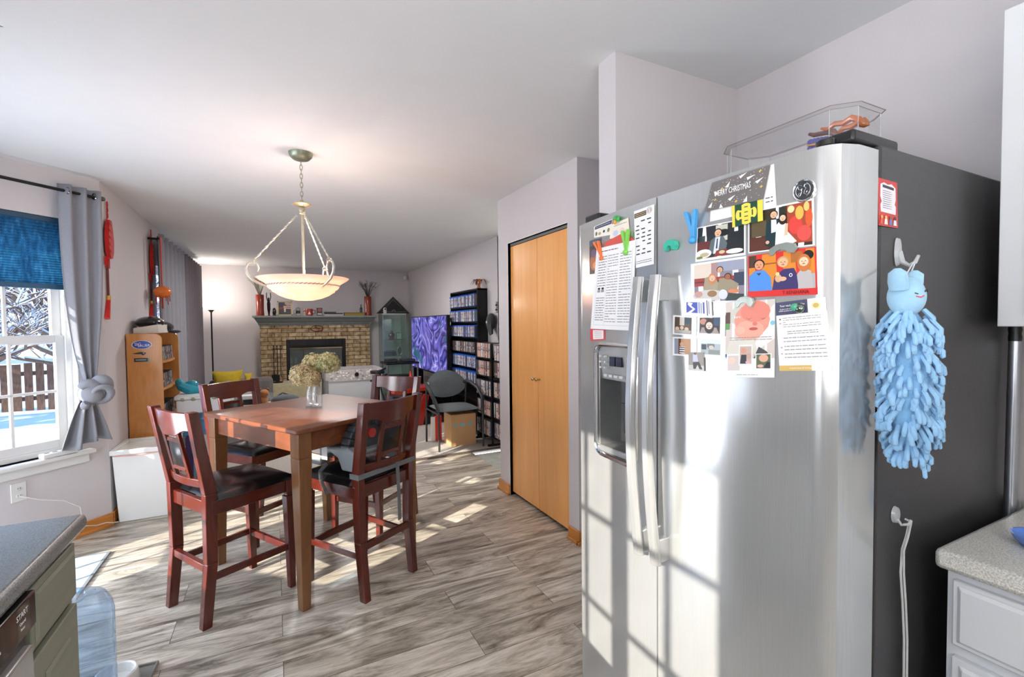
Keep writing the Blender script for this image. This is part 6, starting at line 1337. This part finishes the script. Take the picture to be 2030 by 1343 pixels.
t = thing('security_camera', 'small white camera standing before the flag case', 'camera', (1.83, 8.81, 1.623)); MB().use('plastic', '#d2d0c8').cyl((0, 0, 0), (0, 0, .06), .032, 16).ball((0, 0, .075), (.034, .03, .036), 14, 10).build('camera_body', t, smooth=True); MB().use('gloss', '#222222').cyl((0, -.026, .08), (0, -.036, .08), .014, 12).build('lens', t, smooth=True)

# ------------------------------------------------------------------ television corner
tv = thing('television', 'large flat television showing purple swirling game scenery', 'television', (2.10, 7.0, .68))
MB().use('black_metal').box(0, .05, -.88, .96, 0, .86).build('tv_frame', tv, bev=.006)
MB().use('tv_picture').poly([(-.002, -.865, .025), (-.002, .945, .025), (-.002, .945, .848), (-.002, -.865, .848)]).build('screen', tv)
for y in (-.6, .65): MB().use('black_metal').beam((.02, y, -.17), (.02, y, .02), .03, .16).build('foot', tv)
b = thing('tv_stand', 'low black television stand along the right wall', 'tv stand', (1.98, 6.40, .012))
MB().use('gloss', '#101012').box(0, .37, 0, 1.65, .46, .50).build('top_board', b, bev=.004)
MB().use('gloss', '#101012').box(0, .37, 0, 1.65, .2, .22).build('shelf', b)
for y in (.02, .8, 1.6): MB().use('gloss', '#101012').box(0, .37, y, y+.03, 0, .46).build('side_panel', b)
dk = thing('equipment_desk', 'black metal desk with electronics before the television', 'desk', (1.47, 7.05, .012))
MB().use('black_metal').box(0, .5, 0, .45, .80, .83).build('desk_top', dk, bev=.004)
for x in (.02, .48):
    for y in (.02, .43): MB().use('satinmetal', '#77777a').cyl((x, y, 0), (x, y, .80), .014, 10).build('leg', dk, smooth=True)
MB().use('black_metal').box(0, .5, .0, .45, .50, .52).build('shelf', dk)
for i, (x, y, z, sx_, sy_, sz_, nm, lb, col) in enumerate(((.02, .05, .83, .16, .2, .05, 'game_console', 'black game console at the cabinet end of the equipment desk', '#19191c'), (.26, .08, .83, .2, .2, .04, 'stereo_receiver', 'flat black receiver on the equipment desk', '#222226'), (.05, .1, .52, .36, .25, .10, 'speaker_box', 'black speaker box on the lower shelf of the equipment desk', '#141416'))):
    t = thing(nm, lb, 'electronics', (1.47+x, 7.05+y, .012+z+.0005)); MB().use('plastic', col).box(0, sx_, 0, sy_, 0, sz_).build('device_case', t, bev=.006); MB().use('gloss', '#3c4450').box(.02, sx_-.02, -.002, .001, sz_*.3, sz_*.6).build('front_panel', t)
t = thing('drum_pedal_frame', 'tangle of black tube stands between playpen and equipment desk', 'stand', (1.25, 6.80, .012))
b = MB().use('black_metal')
for (a, c_) in (((0, 0, 0), (.1, .1, .7)), ((.2, 0, 0), (.05, .1, .72)), ((.1, .25, 0), (.08, .1, .7)), ((-.05, .05, .6), (.2, .1, .68)), ((.02, .1, .7), (.16, .0, .78))): b.cyl(a, c_, .013, 8)
b.build('tube_frame', t, smooth=True); MB().use('plastic', '#202226').lathe([(0, .70), (.10, .70), (.10, .74), (0, .74)], (.06, .1, 0), 20).build('round_pad', t, smooth=True)
rp_ = thing('ride_on_toy', 'red and black plastic ride-on toy in front of the television stand', 'toy', (1.72, 6.35, .012))
MB().use('gloss', '#b8281c').prism([(-.12, 0), (.10, 0), (.2, .42), (.12, .44)], lambda a, c: (a, 0, c), lambda a, c: (a*.8, .06, c)).build('red_fender', rp_, bev=.01)
MB().use('gloss', '#c0301e').prism([(-.32, .44), (.22, .48), (.24, .53), (-.28, .52)], lambda a, c: (a, 0, c), lambda a, c: (a, .36, c)).build('red_deck', rp_, bev=.008)
MB().use('plastic', '#17181a').box(-.22, .18, .06, .34, .08, .44).build('black_body', rp_, bev=.02)
for x in (-.18, .14): MB().use('plastic', '#0e0e0f').cyl((x, .02, .08), (x, .10, .08), .08, 18).build('wheel', rp_, smooth=True)
t = thing('orange_bottle', 'orange red bottle standing on the red toy deck under the television', 'bottle', (1.68, 6.45, .537+.012)); MB().use('gloss', '#d8482c').lathe([(0, 0), (.035, 0), (.036, .12), (.02, .16), (.02, .19), (0, .19)], seg=16).build('bottle_body', t, smooth=True); MB().use('gloss', '#b83a24').cyl((0, 0, .19), (0, 0, .215), .018, 12).build('cap', t, smooth=True)
t = thing('blue_magazine', 'blue flat booklet on the television stand under the screen', 'book', (2.03, 6.5, .5125)); MB().use('photo', '#2c3cb0').box(0, .2, 0, .28, 0, .012).build('cover', t)
# play yard
py_ = thing('play_yard', 'grey play yard with white leaf patterned top band and mesh sides', 'playpen', (.66, 7.25, .012))
WPX, WPY, WPZ = .78, .62, .74
b = MB().use('cloth', '#b9b4b0')
for q in ((0, WPX, -.015, .015), (0, WPX, WPY-.015, WPY+.015), (-.015, .015, 0, WPY), (WPX-.015, WPX+.015, 0, WPY)): b.box(*q, WPZ-.16, WPZ)
rn = random.Random(9)
for i in range(90):
    x, z = rn.uniform(.02, WPX-.02), rn.uniform(WPZ-.15, WPZ-.01); r_ = rn.uniform(.010, .018); b.use('cloth', rn.choice(['#e9e4de', '#8c8886', '#d8d2cc', '#f0ece8'])).poly([(x+r_*math.cos(a), -.0165-.0003*i/9, z+r_*.7*math.sin(a)) for a in (6.2832*k/7 for k in range(7))])
b.build('top_band', py_)
MB().use('black_metal').cyl((WPX*.53, -.02, WPZ-.07), (WPX*.53, -.024, WPZ-.07), .03, 16).build('round_badge', py_)
for q in ((0.02, WPX-.02, -.003, 0), (0.02, WPX-.02, WPY, WPY+.003), (-.003, 0, .02, WPY-.02), (WPX, WPX+.003, .02, WPY-.02)): MB().use('mesh_net').box(*q, .2, WPZ-.16).build('mesh_side', py_)
for x in (0, WPX):
    for y in (0, WPY): MB().use('cloth', '#7c7e80').box(x-.018, x+.018, y-.018, y+.018, 0, WPZ-.14).build('corner_post', py_)
MB().use('cloth', '#5c5e62').box(0, WPX, 0, WPY, .06, .2).build('floor_pad', py_)
t = thing('white_basket', 'white handled basket inside the play yard', 'basket', (.86, 7.45, .2125)); MB().use('cloth', '#e2e4e0').lathe([(0, 0), (.12, 0), (.15, .17), (.14, .17), (.11, .02), (0, .02)], seg=24).build('basket_body', t, smooth=True)
for y in (-.06, .06): MB().use('cloth', '#e2e4e0').tube([(.13*math.cos(R(a)), y, .16+.13*math.sin(R(a))) for a in range(0, 181, 18)], .012, 6).build('handle', t, smooth=True)
t = thing('pink_blanket', 'folded pale pink blanket inside the play yard', 'blanket', (1.22, 7.5, .2125)); t2 = MB().use('cloth', '#c4b2ae').grid(lambda u, v: (-.18+.36*u, -.16+.32*v, .01+.17*(math.sin(math.pi*u)*math.sin(math.pi*v))**.5), 14, 14).build('blanket_heap', t, smooth=True, ang=80)
t = thing('side_stand', 'dark red wooden plant stand between hearth and play yard', 'stand', (.52, 7.62, .012)); MB().use('cherry').box(0, .07, 0, .07, 0, .70).build('post', t, bev=.004); MB().use('cherry').box(-.03, .10, -.03, .10, .70, .72).build('top', t, bev=.004); MB().use('cherry').box(-.04, .11, -.04, .11, 0, .03).build('base', t, bev=.004)

# ------------------------------------------------------------------ movie shelves
bluray = lib_of([('b', w_, .135, .150, s_, '#2a62c0', f_, 1) for s_, w_, f_ in (('#c9cbd0', .016, '#99999c'), ('#8e9298', .016, '#5c6470'), ('#e2e2e2', .014, '#aab0b8'), ('#4c5058', .016, '#3c4048'), ('#b0a8a0', .02, '#7c7068'), ('#6c7890', .016, '#586a88'), ('#d0c4b4', .016, '#a8805c'), ('#a8b0ba', .028, '#7c8894'))])
dvd = lib_of([('d', w_, .135, .175, s_, '#3a3a3e', f_) for s_, w_, f_ in (('#d8d4d0', .016, '#99999c'), ('#a89890', .016, '#5c6470'), ('#e6e2de', .018, '#aab0b8'), ('#70686c', .016, '#3c4048'), ('#c8a49c', .016, '#7c7068'), ('#b8b8bc', .016, '#586a88'), ('#54545a', .016, '#a8805c'), ('#d8b0a0', .028, '#7c8894'))])
def rowof(lib, n_lbl, grp, x, y0, y1, z, name='disc_case', tilt=0, rx=0, gap=.002, zj=0):
    y = y0
    while True:
        me = rnd.choice(lib); w_ = wid(me)
        if y+w_ > y1: break
        o = bpy.data.objects.new(name, me); C.objects.link(o); o.location = (x+rnd.uniform(-.006, .004), y, z+.0005); o.rotation_euler = (tilt, rx, 0)
        tag(o, n_lbl, 'disc case', grp); y += (w_+gap)
MS = thing('movie_shelf', 'tall narrow black shelf packed with blue cased movies against the right wall', 'shelf', (2.235, 5.36, 0))
SZS = [.06, .26, .46, .66, .86, 1.05, 1.245, 1.44, 1.635]
MB().use('black_metal').box(0, .13, -.02, 0, 0.012, 1.845).build('side_panel', MS); MB().use('black_metal').box(0, .13, .96, .98, .012, 1.845).build('side_panel', MS)
MB().use('black_metal').box(.12, .13, 0, .96, .012, 1.83).build('back_panel', MS); MB().use('black_metal').box(0, .13, -.02, .98, 1.83, 1.85).build('top_board', MS)
for z in SZS: MB().use('black_metal').box(-.005, .12, 0, .96, z-.018, z).build('shelf', MS)
names_ = ['bottom', 'eighth', 'seventh', 'sixth', 'fifth', 'fourth', 'third', 'second', 'top']
for z, nm in zip(SZS, names_):
    if nm in ('bottom', 'eighth', 'seventh'): continue
    y1_ = 6.30
    rowof(bluray if nm != 'fourth' else cdlib, 'slim movie case standing in the %s row of the tall black movie shelf' % nm, 'movie cases in the %s row of the tall shelf' % nm, 2.205, 5.37, y1_, z, gap=.004 if nm != 'fourth' else .006)
RK = thing('media_rack', 'black tilted metal rack of movie cases in front of the tall movie shelf', 'media rack', (2.20, 4.86, .012))
for y in (0, .44): MB().use('black_metal').beam((0, y, 0), (.0, y, 1.17), .02, .02).build('post', RK); MB().use('black_metal').beam((-.06, y, .01), (.16, y, .01), .03, .02).build('foot', RK)
RZ = [.10, .33, .56, .79, 1.0]
for z in RZ: MB().use('black_metal').box(-.005, .145, .01, .43, z-.014, z).build('shelf', RK)
for z, nm in zip(RZ, ('bottom', 'fourth', 'third', 'second', 'top')):
    rowof(dvd, 'movie case standing in the %s row of the low black media rack' % nm, 'movie cases in the %s row of the low rack' % nm, 2.185, 4.885, 5.28, z+.013, gap=.0015)
RK2 = thing('media_rack', 'second black rack of movie cases partly hidden by the pantry wall', 'media rack', (2.20, 4.60, .012))
for y in (.0, .22): MB().use('black_metal').box(.1, .12, y, y+.02, 0, 1.12).build('post', RK2)
for z in (.1, .33, .56, .79, .98): MB().use('black_metal').box(0, .12, .01, .23, z-.014, z).build('shelf', RK2)
for z, nm in zip((.1, .33, .56, .79, .98), ('bottom', 'fourth', 'third', 'second', 'top')): rowof(dvd, 'movie case in the %s row of the rack behind the pantry wall' % nm, 'movie cases in the %s row of the hidden rack' % nm, 2.21, 4.63, 4.83, z+.013, gap=.0015)
# palm ornament, cap and keys on the wall
pm = thing('palm_ornament', 'small brown feathery palm tree ornament on top of the tall movie shelf', 'ornament', (2.29, 5.43, 1.851))
MB().use('cloth', '#b87a5c').lathe([(0, 0), (.035, 0), (.02, .02), (.016, .07), (0, .07)], seg=12).build('trunk', pm, smooth=True)
b = MB().use('cloth', '#9a4c20'); rn = random.Random(3)
for k in range(22):
    a = rn.uniform(0, 6.28); L_ = rn.uniform(.07, .12); d = Vector((math.cos(a), math.sin(a), 0)); s_ = Vector((-d.y, d.x, 0))*.012; o_ = Vector((0, 0, .085)); b.use('cloth', rn.choice(['#9a4c20', '#b8622c', '#7a3818']))
    p1_, p2_ = o_+d*L_*.6+Vector((0, 0, .03)), o_+d*L_+Vector((0, 0, -.045)); b.poly([o_, p1_+s_, p2_, p1_-s_])
b.build('fronds', pm)
cp = thing('baseball_cap', 'black baseball cap hanging on the wall beside the tall movie shelf', 'cap', (2.33, 5.13, 1.43))
MB().use('cloth', '#26282a').ball((-.01, 0, .01), (.05, .10, .10), 18, 12).build('crown_cloth', cp, smooth=True)
MB().use('cloth', '#1f2123').hexa([(-.05, -.02, -.16), (-.03, -.02, -.16), (-.01, .08, -.02), (-.05, .08, -.02), (-.05, -.10, -.14), (-.03, -.10, -.14), (-.01, -.07, .03), (-.05, -.07, .03)]).build('cap_brim', cp, bev=.006)
MB().use('paper', '#d8d8d4').ball((-.058, .035, .0), (.004, .018, .015), 10, 6).build('emblem_patch', cp, smooth=True)
t = thing('beaded_lanyard', 'black and white beaded lanyard hanging above the baseball cap', 'lanyard', (2.352, 5.05, 1.66))
for k in range(5): MB().use('gloss', '#1c1c1e' if k % 2 else '#b8b8b4').ball((0, 0, -.028*k), (.013, .018, .014), 10, 6).build('bead', t, smooth=True)
# office side chair, box and folder
oc_ = thing('side_chair', 'grey upholstered armchair with thin metal legs before the movie shelves', 'chair', (1.84, 5.18, .012))
gm = '#4a4b4c'
b = MB().use('seat_fabric').grid(lambda u, v: (-.235+.47*u, -.26+.47*v, .435+.035*(max(0, math.sin(math.pi*u)*math.sin(math.pi*v)))**.35), 18, 18).grid(lambda u, v: (-.235+.47*u, -.26+.47*v, .435-.03*(max(0, math.sin(math.pi*u)*math.sin(math.pi*v)))**.35), 18, 18); b.build('seat', oc_, smooth=True, ang=80)
b = MB().use('seat_fabric')
def bk_(sd):
    def f(u, v):
        a = 6.2832*u; r_ = v; x = .245*r_*math.cos(a)*(1-.08*math.sin(a)); z = .675+.165*r_*math.sin(a)
        return (x, .25+.055*(1-(x/.25)**2)+sd*.028*(1-r_**4)+.10*(z-.6)-.03, z)
    return f
b.grid(bk_(1), 32, 6).grid(bk_(-1), 32, 6); b.build('backrest', oc_, smooth=True, ang=80)
for s_ in (-1, 1):
    MB().use('satinmetal', gm).tube([(s_*.262, -.27, 0), (s_*.262, -.27, .42), (s_*.262, -.25, .46)], .012, 10).build('leg', oc_, smooth=True)
    MB().use('satinmetal', gm).tube([(s_*.25, .25, 0), (s_*.25, .24, .42), (s_*.25, .22, .68)], .012, 10).build('leg', oc_, smooth=True)
    MB().use('satinmetal', gm).cyl((s_*.255, -.27, .40), (s_*.25, .24, .40), .009, 8).build('side_rail', oc_, smooth=True)
    MB().use('plastic', '#2c2d2f').tube([(s_*.262, -.26, .45), (s_*.285, -.20, .56), (s_*.29, -.05, .645), (s_*.275, .12, .69), (s_*.25, .24, .70)], [.02, .022, .023, .021, .018], 10).build('armrest', oc_, smooth=True)
    MB().use('plastic', '#d8d6d0' if s_ < 0 else '#2c2d2f').ball((s_*.235, .235, .69), (.022, .02, .022), 10, 8).build('arm_joint', oc_, smooth=True)
MB().use('satinmetal', gm).cyl((-.25, -.02, .40), (.25, -.02, .40), .009, 8).build('cross_rail', oc_, smooth=True)
cbx = thing('cardboard_box', 'brown cardboard box with faded blue marks under the grey side chair', 'box', (1.77, 5.05, .013))
b = MB().use('cardboard').box(0, .30, 0, .26, 0, .36)
for x, w_ in ((.05, .02), (.13, .035), (.23, .03)): b.use('paper', '#6fb0c0').poly([(x+w_*math.cos(a), -.0008, .24+.018*math.sin(a)) for a in (6.2832*k/10 for k in range(10))])
b.build('carton', cbx); MB().use('paper', '#caa878').box(.14, .16, -.0015, .26, .36, .3612).build('packing_tape', cbx)
t = thing('red_folder_stack', 'red and white folders standing on the carpet left of the cardboard box', 'folder', (1.66, 5.40, .013)); MB().use('photo', '#d8342a').box(.03, .11, 0, .02, 0, .30).build('red_cover', t); MB().use('paper', '#e6e2dc').box(-.02, .03, .004, .018, 0, .29).build('white_pages', t)
t['label'] = 'upright red and white folder standing left of the cardboard box'
